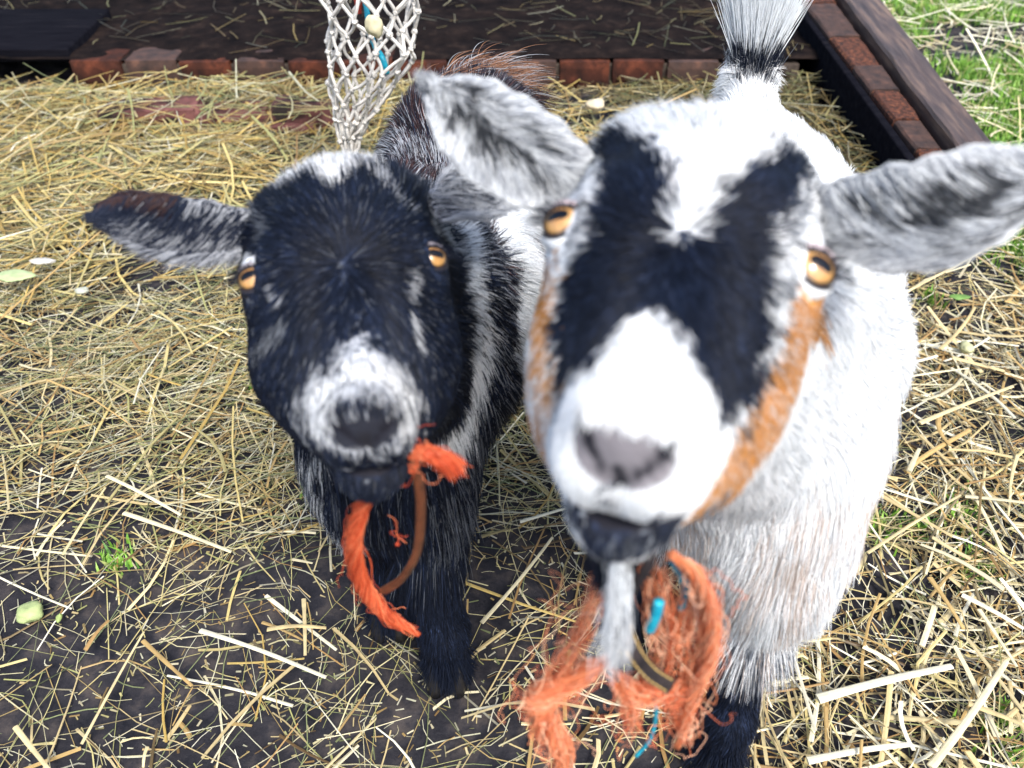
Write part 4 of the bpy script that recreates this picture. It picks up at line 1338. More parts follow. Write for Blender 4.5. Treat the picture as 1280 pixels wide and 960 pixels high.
def brick_mesh(size, seed, worn=0.0012):
    """a worn brick: chipped edges and an uneven face"""
    nx, ny, nz = 7, 5, 4
    r = np.random.default_rng(seed)
    me_parts = []
    V, idx, F = [], {}, []
    def vid(i, j, k):
        if (i, j, k) not in idx:
            idx[(i, j, k)] = len(V)
            V.append(((i / nx - .5) * size[0], (j / ny - .5) * size[1], (k / nz - .5) * size[2]))
        return idx[(i, j, k)]
    for i in range(nx):
        for j in range(ny):
            F += [[vid(i, j, nz), vid(i + 1, j, nz), vid(i + 1, j + 1, nz), vid(i, j + 1, nz)], [vid(i, j, 0), vid(i, j + 1, 0), vid(i + 1, j + 1, 0), vid(i + 1, j, 0)]]
    for i in range(nx):
        for k in range(nz):
            F += [[vid(i, 0, k), vid(i + 1, 0, k), vid(i + 1, 0, k + 1), vid(i, 0, k + 1)], [vid(i, ny, k), vid(i, ny, k + 1), vid(i + 1, ny, k + 1), vid(i + 1, ny, k)]]
    for j in range(ny):
        for k in range(nz):
            F += [[vid(0, j, k), vid(0, j, k + 1), vid(0, j + 1, k + 1), vid(0, j + 1, k)], [vid(nx, j, k), vid(nx, j + 1, k), vid(nx, j + 1, k + 1), vid(nx, j, k + 1)]]
    V = np.array(V)
    hs = np.array(size) / 2
    e = np.abs(V) / hs
    corner = (e > 0.98).sum(1)
    q = V + seed * 0.37
    V = V * np.where(corner > 1, 0.955 + 0.03 * vnoise(q, 0.02, 81), 1.0)[:, None] 
    V = V + np.stack([vnoise(q, 0.025, s) for s in (82, 83, 84)], 1) * worn
    return np_mesh('brick', V, np.array(F), smooth=False)


BRICKS = [brick_mesh((0.112, 0.090, 0.060), s) for s in range(5)]
BM = [M['brick'], M['brick_dark'], M['brick'], M['brick'], M['brick_dark']]
for me, mt in zip(BRICKS, BM):
    me.materials.append(mt)

# front edging: header bricks in a row
edge = empty('brick_edging', (-0.2, EDGE_Y, 0))
tag(edge, 'low row of red bricks edging the dark earth floor across the back', 'brick edging')
rng = np.random.default_rng(5)
x = -0.90
k = 0
mor = link('mortar', box_mesh('mortar', (1.56, 0.074, 0.048), 0.003), M['mortar'], edge)
mor.location = (-0.155, EDGE_Y + 0.045, 0.024)
mor.matrix_parent_inverse = Matrix.Translation(-edge.location)
while x < 0.62:
    place('brick', BRICKS[int(rng.integers(0, 5))], None, (x + rng.normal(0, .001), EDGE_Y + 0.044 + rng.normal(0, .002), EDGE_H - 0.030 + rng.normal(0, 0.0015)), (rng.normal(0, .015), rng.normal(0, .015), rng.normal(0, .012) + (math.pi if rng.random() < .5 else 0)), edge)
    x += 0.1175
    k += 1

# second, half buried row in front of it
low = empty('brick_step', (-0.55, 1.62, 0))
tag(low, 'half buried dusty pink brick row showing through the straw in front of the shelter', 'brick step')
PB = [brick_mesh((0.205, 0.075, 0.055), 20 + s, 0.0025) for s in range(3)]
for me in PB:
    me.materials.append(M['brick_pale'])
for i, (px, py, hh) in enumerate([(188, 138, 0.030), (265, 141, 0.017), (400, 139, 0.024), (332, 140, 0.004)]):
    g_ = PG(px, py, 0.03)
    place('brick', PB[i % 3], None, (g_[0] * 1.0, 1.665 + rng.normal(0, .010), hh - 0.019), (rng.normal(0, .08), rng.normal(0, .07), rng.normal(0, .08)), low)

# dark board at the far left over a gap
pl = empty('plank', (-1.35, EDGE_Y + 0.05, 0))
tag(pl, 'black weathered plank bridging the dark gap at the left end of the brick row', 'plank')
o = link('board', box_mesh('board', (0.92, 0.26, 0.028), 0.004, 0.001), M['dark_plank'], pl)
o.location = (-1.42, EDGE_Y + 0.15, 0.062)
o.matrix_parent_inverse = Matrix.Translation(-pl.location)
o = link('bearer', box_mesh('bearer', (0.90, 0.05, 0.045), 0.004, 0.001), M['dark_plank'], pl)
o.location = (-1.44, EDGE_Y + 0.24, 0.024)
o.matrix_parent_inverse = Matrix.Translation(-pl.location)

# side wall: brick ledge and timber beam, running away from the camera
H1 = 0.10
side = empty('brick_ledge', (0.72, 1.7, 0))
tag(side, 'single course of worn red bricks running beside the timber beam', 'brick ledge')


def quad_block(name, near_l, near_r, far_l, far_r, z0, z1, mat, parent, bev=0.003, seed=0, sub=6, amp=0.0015):
    """a squared block between four ground-plan corners"""
    r = np.random.default_rng(seed)
    nl, nr, fl, fr = [np.array(q[:2], float) for q in (near_l, near_r, far_l, far_r)]
    V, F = [], []
    rows = sub + 1
    prof = [(0, z0), (0, z1 - bev), (bev, z1), (1 - bev, z1), (1, z1 - bev), (1, z0)]
    m_ = 9
    for i in range(rows):
        t = i / sub
        L_, R_ = nl + (fl - nl) * t, nr + (fr - nr) * t
        w = np.linalg.norm(R_ - L_)
        line = []
        b_ = bev / w
        top = np.linspace(b_, 1 - b_, m_)
        pr = [(0, z0), (0, (z0 + z1) / 2), (0, z1 - bev)] + [(q, z1) for q in top] + [(1, z1 - bev), (1, (z0 + z1) / 2), (1, z0)]
        for q, z in pr:
            xy = L_ + (R_ - L_) * q
            line.append((xy[0], xy[1], z))
        V += line
    n = len(pr)
    for i in range(sub):
        for j in range(n - 1):
            F.append([i * n + j, i * n + j + 1, (i + 1) * n + j + 1, (i + 1) * n + j])
        F.append([i * n + n - 1, i * n, (i + 1) * n, (i + 1) * n + n - 1])
    V = np.array(V)
    V = V + np.stack([vnoise(V + seed, 0.03, s) for s in (91, 92, 93)], 1) * amp + r.normal(0, amp * 0.25, V.shape)
    fan0 = np.array([[j for j in range(n)][::-1]])
    fan1 = np.array([[sub * n + j for j in range(n)]])
    return link(name, np_mesh(name, V, [np.array(F), fan0, fan1], False), mat, parent)


def ledge_x(y):     # inner and outer edge of the brick course
    t = (y - 1.24) / (2.1 - 1.24)
    return 0.688 - 0.006 * t, 0.728 + 0.030 * t


ys = [1.235, 1.345, 1.375 + 0.08, 1.58, 1.70, 1.86, 2.07, 2.28, 2.5, 2.72]
seqm = ['brick_rust', 'brick_dark', 'brick_rust', 'brick_dark', 'brick_rust', 'brick_dark', 'brick_rust', 'brick', 'brick']
for i in range(len(ys) - 1):
    y0, y1 = ys[i] + 0.003, ys[i + 1] - 0.003
    a0, a1 = ledge_x(y0)
    b0, b1 = ledge_x(y1)
    dz = rng.normal(0, .0015)
    quad_block('brick', (a0, y0), (a1, y0), (b0, y1), (b1, y1), 0.02, H1 + dz, M[seqm[i]], side, 0.004, 30 + i)
quad_block('mortar', (0.694, 1.24), (0.722, 1.24), (0.688, 2.7), (0.772, 2.7), 0.0, H1 - 0.012, M['mortar'], side, 0.002, 50)

beam = empty('timber_beam', (0.80, 1.8, 0))
tag(beam, 'dark weathered timber beam with paler worn top, lying between bricks and grass', 'timber beam')
quad_block('beam', (0.740, 1.262), (0.806, 1.335), (0.801, 2.9), (0.905, 2.9), 0.0, H1 + 0.016, M['timber'], beam, 0.005, 60, 30, 0.0014)
quad_block('edge_strip', (0.8085, 1.337), (0.8125, 1.338), (0.908, 2.9), (0.913, 2.9), 0.0, H1 + 0.006, plain('bleached_strip', (0.45, 0.40, 0.33), 0.8), beam, 0.001, 61, 10, 0.0005)
# added black board standing in for shade between the ledge and the sunken straw
ledge_shade = link('shade_board', box_mesh('shade_board', (0.016, 1.42, 0.092), 0.003, 0.0006), M['dark_plank'])
ledge_shade.location = (0.674, 1.955, 0.046)
tag(ledge_shade, 'added black board standing in for the shadow along the inner side of the brick ledge', 'board')

# ------------------------------------------------------------------ straw and hay
STRAWC = np.array([(0.58, 0.46, 0.23), (0.66, 0.55, 0.30), (0.50, 0.34, 0.13), (0.74, 0.66, 0.43), (0.36, 0.22, 0.08), (0.60, 0.50, 0.22), (0.80, 0.76, 0.58)])
HAYC = np.array([(0.50, 0.44, 0.19), (0.34, 0.34, 0.13), (0.60, 0.54, 0.31), (0.22, 0.25, 0.11), (0.55, 0.50, 0.30), (0.38, 0.28, 0.11), (0.62, 0.60, 0.42)])
GOLD = np.array([(0.52, 0.38, 0.12), (0.42, 0.29, 0.08), (0.60, 0.48, 0.19), (0.36, 0.25, 0.09), (0.46, 0.40, 0.17), (0.34, 0.33, 0.13)])


def stalks(x, y, z, L, w, yaw, pitch, bend, col, sides=4, segs=3, flat=0.45, rng=RNG):
    """many stalks at once: bent, slightly flattened straws; returns verts, faces, colours"""
    n = len(x)
    s = np.linspace(-0.5, 0.5, segs + 1)
    dx, dy = np.cos(yaw), np.sin(yaw)
    # kinked centre line
    kx = rng.uniform(-0.25, 0.25, n)
    off = bend[:, None] * (1 - (2 * s[None]) ** 2) + bend[:, None] * 0.8 * np.maximum(0, s[None] - kx[:, None]) * (rng.random(n) < 0.4)[:, None] * 3.5
    c = np.zeros((n, segs + 1, 3))
    c[..., 0] = x[:, None] + L[:, None] * (s * dx[:, None] * np.cos(pitch)[:, None] - off * dy[:, None])
    c[..., 1] = y[:, None] + L[:, None] * (s * dy[:, None] * np.cos(pitch)[:, None] + off * dx[:, None])
    c[..., 2] = z[:, None] + L[:, None] * s * np.sin(pitch)[:, None]
    th = np.linspace(0, 2 * math.pi, sides, endpoint=False)[None] + rng.uniform(0, 0.8, n)[:, None]
    taper = np.linspace(1, rng.uniform(0.45, 1.0, n), segs + 1).T if False else (1 - (s[None] + 0.5) * rng.uniform(0.0, 0.5, n)[:, None])
    lat = np.cos(th)[:, None] * (w / 2)[:, None, None] * taper[..., None]
    ver = np.sin(th)[:, None] * (w / 2 * flat)[:, None, None] * taper[..., None]
    V = c[:, :, None, :] + 0
    V = np.repeat(V, sides, 2)
    V[..., 0] += -dy[:, None, None] * lat
    V[..., 1] += dx[:, None, None] * lat
    V[..., 2] += ver
    V = V.reshape(-1, 3)
    m_ = (segs + 1) * sides
    i = np.arange(segs)[:, None] * sides
    j = np.arange(sides)[None]
    Fq = np.stack([i + j, i + sides + j, i + sides + (j + 1) % sides, i + (j + 1) % sides], -1).reshape(-1, 4)
    F = (Fq[None] + (np.arange(n) * m_)[:, None, None]).reshape(-1, 4)
    ends = [np.arange(sides)[::-1], segs * sides + np.arange(sides)]
    E = np.concatenate([(np.arange(n) * m_)[:, None] + e_[None] for e_ in ends])
    C = np.repeat(col, m_, 0)
    return V, [F, E], C


def px_of(x, y, z=0.0):
    return proj(np.stack([x, y, np.zeros_like(x) + z], -1))


def scatter(n, dens, rng, xr, yr):
    """n places drawn from a density over the yard"""
    out = []
    tot = 0
    while tot < n:
        x = rng.uniform(*xr, n)
        y = rng.uniform(*yr, n)
        k = rng.random(n) < dens(x, y)
        out.append(np.stack([x[k], y[k]], 1))
        tot += k.sum()
    return np.vstack(out)[:n].T


def free(x, y):
    """inside the pen: keeps clear of the raised floor and the side wall"""
    a = (y < EDGE_Y - 0.01) & ((x < 0.655) | (y < 1.2))
    return a


def litter(name, label, cat, n, dens, xr, yr, Lr, wr, pal, thick, seed, sides=4, segs=3, pitch=0.10, base=None, bend=0.075, yawf=None, wet=0.0):
    rng = np.random.default_rng(seed)
    x, y = scatter(n, dens, rng, xr, yr)
    L = rng.uniform(0, 1, n) ** 1.6 * (Lr[1] - Lr[0]) + Lr[0]
    w = rng.uniform(0, 1, n) ** 1.5 * (wr[1] - wr[0]) + wr[0]
    yaw = rng.uniform(0, 2 * math.pi, n)
    if yawf is not None:
        yaw = np.where(rng.random(n) < 0.6, yawf + rng.normal(0, 0.5, n), yaw)
    u = rng.random(n)
    t = thick(x, y)
    z = (ground_h(x, y) if base is None else base(x, y)) + w * 0.3 + u * t
    pt = rng.normal(0, pitch, n)
    z = z + np.abs(np.sin(pt)) * L * 0.35
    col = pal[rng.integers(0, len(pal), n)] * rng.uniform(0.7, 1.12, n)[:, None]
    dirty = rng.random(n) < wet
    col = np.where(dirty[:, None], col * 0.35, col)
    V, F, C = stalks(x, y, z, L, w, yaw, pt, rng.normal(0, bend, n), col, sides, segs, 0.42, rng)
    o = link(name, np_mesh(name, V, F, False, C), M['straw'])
    tag(o, label, cat, kind='stuff')
    return o


def dn(x, y):       # how thick the bedding lies: deep at the back left, thin by the camera
    p = np.stack([x, y, x * 0], -1)
    d = sstep(0.52, 0.92, y + 0.12 * vnoise(p, 0.25, 101) - 0.18 * sstep(0.1, -0.9, x) * 0)
    patch = 0.55 + 0.6 * vnoise(p, 0.16, 102)
    return np.clip(0.05 + 0.98 * d, 0, 1) * np.clip(patch, 0.12, 1) * (1 - 0.75 * sstep(0.12, 0.35, x))


def dleft(x, y):
    return dn(x, y) * free(x, y) * (0.35 + 0.65 * sstep(0.35, -0.1, x))


def dright(x, y):
    p = np.stack([x, y, x * 0], -1)
    return free(x, y) * sstep(0.0, 0.3, x) * np.clip(0.55 + 0.7 * vnoise(p, 0.13, 103), 0.15, 1)


th_l = lambda x, y: 0.004 + 0.034 * dn(x, y)
XR, YR = (-1.75, 1.0), (0.12, 1.83)
litter('hay', 'fine greenish hay covering the ground on the left and between the goats', 'hay', 15000, dleft, XR, YR, (0.03, 0.16), (0.0009, 0.0024), HAYC, th_l, 201, 3, 3, 0.10, bend=0.09, yawf=0.25, wet=0.10)
litter('hay', 'short broken pale hay stems lying over the mud and deeper hay', 'hay', 9000, lambda x, y: dn(x, y) * free(x, y), XR, YR, (0.015, 0.10), (0.0010, 0.0028), STRAWC, th_l, 202, 3, 2, 0.10, wet=0.12)
litter('straw', 'mixed pale and golden straws lying over the deep hay on the left', 'straw', 1500, lambda x, y: dleft(x, y), XR, YR, (0.05, 0.2), (0.0022, 0.0045), np.vstack([STRAWC, GOLD]), lambda x, y: 0.012 + 0.034 * dn(x, y), 211, 4, 3, 0.10)
litter('straw', 'golden yellow straw lying thick in front of the brick edging', 'straw', 2600, lambda x, y: dleft(x, y) * sstep(0.95, 1.35, y), XR, YR, (0.05, 0.22), (0.003, 0.0065), GOLD, lambda x, y: 0.01 + 0.035 * dn(x, y), 203, 4, 3, 0.12)
litter('straw', 'pale straw scattered over the right side of the yard', 'straw', 2700, dright, (0.0, 1.1), (0.12, 1.25), (0.03, 0.17), (0.0012, 0.0046), STRAWC, lambda x, y: 0.003 + 0.016 + x * 0, 204, 4, 3, 0.10, wet=0.16)
litter('straw', 'broad pale broken straws on the right side of the yard', 'straw', 420, dright, (0.1, 1.1), (0.12, 1.25), (0.04, 0.16), (0.004, 0.0075), STRAWC[[0, 1, 3, 6, 2]], lambda x, y: 0.010 + 0.014 + x * 0, 213, 6, 4, 0.10)
litter('hay', 'thin chaff and hay wisps on the right side of the yard', 'hay', 3800, dright, (0.0, 1.1), (0.12, 1.25), (0.015, 0.11), (0.0007, 0.0018), np.vstack([STRAWC, HAYC]), lambda x, y: 0.003 + 0.012 + x * 0, 205, 3, 3, 0.10, bend=0.09)
litter('straw', 'sparse pale straw pieces lying on the wet mud at the front', 'straw', 680, lambda x, y: free(x, y) * np.clip(0.35 + 0.5 * vnoise(np.stack([x, y, x * 0], -1), 0.1, 104), 0.05, 1), (-0.9, 0.9), (0.12, 0.85), (0.02, 0.15), (0.0014, 0.005), STRAWC, lambda x, y: 0.003 + 0.006 + x * 0, 206, 4, 3, 0.07, wet=0.22)
litter('hay', 'thin hay wisps lying on the wet mud at the front', 'hay', 3200, lambda x, y: free(x, y) * np.clip(0.45 + 0.5 * vnoise(np.stack([x, y, x * 0], -1), 0.1, 105), 0.05, 1), (-0.9, 0.9), (0.12, 0.95), (0.01, 0.12), (0.0006, 0.0015), HAYC, lambda x, y: 0.002 + 0.005 + x * 0, 207, 3, 3, 0.06, bend=0.12)
litter('straw', 'olive straw in the corner beside the brick ledge, its colour darkened to stand in for shade', 'straw', 2600, lambda x, y: 1.0 * (y > 1.1 + 0.0 * x), (0.22, 0.655), (1.05, 1.83), (0.05, 0.2), (0.0014, 0.0045), np.vstack([HAYC, GOLD]) * 0.55, lambda x, y: 0.022 + 0.03 * sstep(0.5, 0.65, x), 208, 4, 3, 0.14, wet=0.3)  # olive palette darkened so the colour carries the corner's shade
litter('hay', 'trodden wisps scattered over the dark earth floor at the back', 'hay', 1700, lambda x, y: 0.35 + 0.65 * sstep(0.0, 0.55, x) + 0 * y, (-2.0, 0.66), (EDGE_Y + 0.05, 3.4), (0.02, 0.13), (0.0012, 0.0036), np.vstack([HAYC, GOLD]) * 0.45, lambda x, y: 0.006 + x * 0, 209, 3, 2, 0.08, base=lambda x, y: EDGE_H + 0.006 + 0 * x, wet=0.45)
litter('straw', 'straw heaped over the half buried brick row', 'straw', 420, lambda x, y: 1.0 + 0 * x, (-1.1, -0.2), (1.58, 1.76), (0.05, 0.2), (0.0018, 0.005), np.vstack([HAYC, GOLD]), lambda x, y: 0.062 + x * 0, 212, 4, 3, 0.10)
litter('straw', 'bleached straw strewn over the grass beyond the beam', 'straw', 2600, lambda x, y: (x > 0.83 + (y - 1.3) * 0.065) * 1.0, (0.8, 2.4), (1.15, 3.2), (0.03, 0.2), (0.0018, 0.0065), STRAWC[[1, 3, 6, 6, 6]], lambda x, y: 0.026 + x * 0, 210, 4, 3, 0.14)


def chaff(n, seed):
    rng = np.random.default_rng(seed)
    x, y = scatter(n, lambda x, y: free(x, y) * 1.0, rng, (-1.2, 1.0), (0.12, 1.6))
    L = rng.uniform(0.003, 0.012, n)
    col = np.vstack([STRAWC, HAYC])[rng.integers(0, 14, n)] * rng.uniform(0.35, 0.95, n)[:, None]
    V, F, C = stalks(x, y, ground_h(x, y) + 0.0015, L, rng.uniform(0.0008, 0.003, n), rng.uniform(0, 6.28, n), rng.normal(0, 0.15, n), rng.normal(0, 0.1, n), col, 3, 1, 0.4, rng)
    o = link('chaff', np_mesh('chaff', V, F, False, C), M['straw'])
    tag(o, 'tiny crumbs of chaff trodden into the mud', 'chaff', kind='stuff')


chaff(14000, 231)

# grass beyond the beam and a few tufts in the mud
def blades(name, label, x, y, hgt, seed, base=0.0):
    rng = np.random.default_rng(seed)
    n = len(x)
    L = rng.uniform(0.5, 1.1, n) * hgt
    yaw = rng.uniform(0, 6.283, n)
    lean = rng.uniform(0.1, 0.9, n)
    w = rng.uniform(0.0010, 0.0025, n)
    s = np.array([0, 0.5, 1.0])
    c = np.zeros((n, 3, 3))
    c[..., 0] = x[:, None] + np.cos(yaw)[:, None] * L[:, None] * lean[:, None] * s ** 2
    c[..., 1] = y[:, None] + np.sin(yaw)[:, None] * L[:, None] * lean[:, None] * s ** 2
    c[..., 2] = base + ground_h(x, y)[:, None] + L[:, None] * s * np.sqrt(1 - 0.6 * lean[:, None] ** 2)
    sd = np.stack([-np.sin(yaw), np.cos(yaw), yaw * 0], -1)[:, None] * w[:, None, None]
    V = np.concatenate([c[:, 0:1] - sd, c[:, 0:1] + sd, c[:, 1:2] + sd * .8, c[:, 1:2] - sd * .8, c[:, 2:3]], 1).reshape(-1, 3)
    o5 = (np.arange(n) * 5)[:, None]
    F = [o5 + np.array([[0, 1, 2, 3]]), o5 + np.array([[3, 2, 4]])]
    pal = np.array([(0.15, 0.32, 0.04), (0.21, 0.42, 0.05), (0.09, 0.22, 0.04), (0.30, 0.50, 0.10), (0.34, 0.38, 0.13)])
    C = np.repeat(pal[rng.integers(0, 5, n)] * rng.uniform(0.7, 1.2, n)[:, None], 5, 0)
    o = link(name, np_mesh(name, V, F, False, C), M['grass'])
    tag(o, label, 'grass', kind='stuff')


rng = np.random.default_rng(77)
gx, gy = scatter(95000, lambda x, y: (x > 0.82 + (y - 1.3) * 0.065) * np.clip(0.45 + 0.9 * vnoise(np.stack([x, y, x * 0], -1), 0.12, 106), 0.02, 1), rng, (0.8, 2.5), (1.05, 3.3))
blades('grass', 'short bright green grass beyond the timber beam', gx, gy, 0.030, 78)
tx, ty = [], []
for (px, py, n_, r_) in [(1255, 292, 500, 0.05), (1205, 640, 90, 0.018), (1225, 705, 90, 0.015), (1095, 650, 110, 0.014), (1270, 925, 120, 0.02), (145, 700, 70, 0.010), (400, 610, 60, 0.012), (1165, 370, 60, 0.01), (100, 190, 120, 0.03), (1150, 655, 50, 0.01), (330, 480, 60, 0.01)]:
    c_ = PG(px, py)
    tx.append(c_[0] + rng.normal(0, r_, n_))
    ty.append(c_[1] + rng.normal(0, r_, n_))
blades('grass', 'small green sprouts pushing up through the straw', np.concatenate(tx), np.concatenate(ty), 0.018, 79)

# ------------------------------------------------------------------ single stout straws one can point to
BIG = [
    # x0, y0, x1, y1 in the photograph, width mm, colour, label
    (134, 596, 226, 642, 5.0, 3, 'stout pale straw slanting down to the right, above the middle of the left mud'),
    (155, 642, 288, 690, 5.5, 3, 'long cream straw below the stout pale one on the left mud'),
    (250, 788, 408, 846, 5.5, 6, 'long white straw crossing the mud left of the black goat'),
    (78, 693, 132, 610, 3.6, 1, 'pale straw standing diagonal between the mud and the hay on the left'),
    (102, 930, 180, 790, 3.2, 1, 'thin pale straw slanting upward at the bottom of the left mud'),
    (178, 800, 240, 858, 4.6, 2, 'brown and yellow straw lying under the crossing pale straws'),
    (106, 812, 136, 776, 5.0, 4, 'short brown stub of straw at the left of the tangle'),
    (380, 750, 381, 818, 4.6, 1, 'short upright straw stub crossing a level one left of the black goat'),
    (334, 787, 408, 784, 5.0, 0, 'level yellow straw under the short upright stub'),
    (602, 778, 690, 672, 4.6, 3, 'long cream straw between the two goats pointing up to the white one'),
    (20, 910, 60, 960, 5.0, 1, 'thick straw end at the lower left edge'),
    (185, 935, 178, 958, 3.4, 1, 'little upright straw at the bottom of the mud'),
    (0, 395, 210, 225, 4.2, 2, 'long golden straw sloping up through the hay at the left edge'),
    (0, 175, 90, 92, 5.0, 0, 'long straw reaching toward the plank at the upper left'),
    (100, 195, 155, 222, 6.0, 2, 'short broad orange straw in the hay left of the dark ear'),
    (1022, 874, 1190, 832, 9.0, 6, 'broad flattened cream straw right of the black leg'),
    (1163, 960, 1260, 826, 7.5, 3, 'long pale straw leaning up from the bottom right'),
    (1010, 950, 1135, 932, 7.0, 6, 'broad cream straw lying level at the lower right'),
    (1202, 744, 1280, 785, 6.5, 6, 'thick pale straw entering from the right edge'),
    (1162, 722, 1205, 786, 6.0, 2, 'split golden straw above the broad cream one'),
    (1225, 760, 1270, 835, 5.0, 3, 'cream straw leaning down from the thick pale straw at the right edge'),
    (1150, 528, 1266, 484, 6.5, 1, 'broad pale straw in the middle of the right side'),
    (1120, 372, 1240, 306, 5.0, 1, 'long pale straw below the light ear of the white goat'),
    (1175, 436, 1218, 384, 5.5, 0, 'yellow straw leaning right in the middle of the right side'),
    (1105, 475, 1210, 462, 4.2, 3, 'thin level straw beside the white shoulder'),
    (1085, 608, 1190, 672, 6.0, 0, 'long straw lying against the white chest at the lower right'),
    (1085, 690, 1200, 620, 4.0, 1, 'straw crossing the long one beside the white chest'),
    (1136, 590, 1150, 560, 6.5, 3, 'pair-like bent cream stub in the right tangle'),
    (680, 160, 745, 175, 6.5, 2, 'golden straw lying by the rump of the black goat'),
    (820, 135, 870, 112, 6.0, 2, 'golden straw below the brick edging near the white tail'),
    (0, 205, 100, 130, 4.4, 1, 'pale straw forking near the upper left corner'),
    (1210, 880, 1280, 905, 6.0, 0, 'flat yellow straw at the lower right edge'),
]
for i, (x0, y0, x1, y1, wmm, ci, lab) in enumerate(BIG):
    r_ = np.random.default_rng(900 + i)
    hz = 0.012 if y0 < 600 or x0 > 1000 else 0.006
    lift_ = 0.03 if y0 < 420 else 0.012
    a, b_ = PG(x0, y0, hz + lift_), PG(x1, y1, hz + lift_)
    t = np.linspace(0, 1, 9)
    pth = a + (b_ - a) * t[:, None]
    pth[:, 2] += np.sin(t * math.pi) * r_.normal(0.001, 0.002) + r_.normal(0, 0.003) * (t - 0.5)
    dd = unit(b_ - a)
    sd = np.array([-dd[1], dd[0], 0])
    pth += sd * (np.sin(t * math.pi * r_.uniform(0.6, 1.3)) * r_.normal(0, 0.012) * np.linalg.norm(b_ - a))[:, None]
    s_ = 8
    th = np.linspace(0, 2 * math.pi, s_, endpoint=False)
    wv = wmm / 1000 / 2 * (1 - 0.35 * t) * (1 + 0.05 * r_.normal(0, 1, 9))
    V = pth[:, None] + (np.cos(th)[None, :, None] * sd * wv[:, None, None]) + np.stack([th * 0, th * 0, np.sin(th) * 0.42 * (1 + 0.35 * np.cos(3 * th))], -1)[None] * wv[:, None, None]
    V = V.reshape(-1, 3)
    ii = np.arange(8)[:, None] * s_
    jj = np.arange(s_)[None]
    F = [np.stack([ii + jj, ii + s_ + jj, ii + s_ + (jj + 1) % s_, ii + (jj + 1) % s_], -1).reshape(-1, 4), np.array([np.arange(s_)[::-1]]), np.array([8 * s_ + np.arange(s_)])]
    cc = STRAWC[ci] * r_.uniform(0.9, 1.1)
    C = np.repeat(cc[None] * (0.85 + 0.25 * r_.random((9, 1))), s_, 0)
    o = link('straw_stalk', np_mesh('straw_stalk', V, F, False, C), M['straw'])
    tag(o, lab, 'straw', 'stout straws one can pick out')

# ------------------------------------------------------------------ scraps of food
def scrap(name, px, py, size, col, label, cat, seed, squash=0.5, h=0.02):
    r_ = np.random.default_rng(seed)
    nu, nv = 22, 14
    u = np.linspace(0, 2 * math.pi, nu, endpoint=False)
    v = np.linspace(0.02, math.pi - 0.02, nv)
    D = np.stack([np.sin(v)[:, None] * np.cos(u)[None], np.sin(v)[:, None] * np.sin(u)[None], np.cos(v)[:, None] + 0 * u[None]], -1).reshape(-1, 3)
    rr = 1 + 0.25 * vnoise(D, 0.7, seed) + 0.14 * vnoise(D, 0.25, seed + 1)
    V = D * rr[:, None] * np.array(size) / 2 + PG(px, py, h)
    i = np.arange(nv - 1)[:, None] * nu
    j = np.arange(nu)[None]
    F = np.stack([i + j, i + nu + j, i + nu + (j + 1) % nu, i + (j + 1) % nu], -1).reshape(-1, 4)
    C = np.array(col) * (0.8 + 0.3 * (vnoise(D, 0.4, seed + 3) + 1) / 2)[:, None]
    o = link(name, np_mesh(name, V, F, True, C), M['leaf'])
    tag(o, label, cat)


scrap('cabbage_scrap', 37, 766, (0.026, 0.024, 0.014), (0.42, 0.50, 0.22), 'crumpled pale green cabbage scrap on the mud at lower left', 'cabbage', 301, h=0.006)
scrap('cabbage_scrap', 74, 772, (0.006, 0.010, 0.006), (0.35, 0.45, 0.15), 'tiny green scrap right of the crumpled cabbage', 'cabbage', 302, h=0.005)
scrap('leaf_scrap', 17, 345, (0.055, 0.030, 0.008), (0.48, 0.58, 0.30), 'smooth pale green leaf lying on the hay at the left edge', 'leaf', 303, h=0.045)
scrap('leaf_scrap', 53, 326, (0.040, 0.016, 0.006), (0.60, 0.58, 0.52), 'greyish white scrap above the pale green leaf', 'leaf', 304, h=0.042)
scrap('leaf_scrap', 102, 363, (0.022, 0.014, 0.006), (0.5, 0.52, 0.42), 'small pale scrap in the hay below the dark ear', 'leaf', 305, h=0.04)
scrap('turnip_scrap', 745, 131, (0.036, 0.034, 0.026), (0.72, 0.62, 0.44), 'round cream vegetable scrap in the straw between the two goats', 'vegetable', 306, h=0.04)
scrap('cabbage_scrap', 1209, 434, (0.018, 0.022, 0.014), (0.55, 0.55, 0.32), 'small yellow green scrap in the straw on the right', 'cabbage', 307, h=0.015)
scrap('leaf_scrap', 1200, 371, (0.030, 0.014, 0.004), (0.16, 0.30, 0.07), 'flat green leaf in the straw on the right', 'leaf', 308, h=0.018)

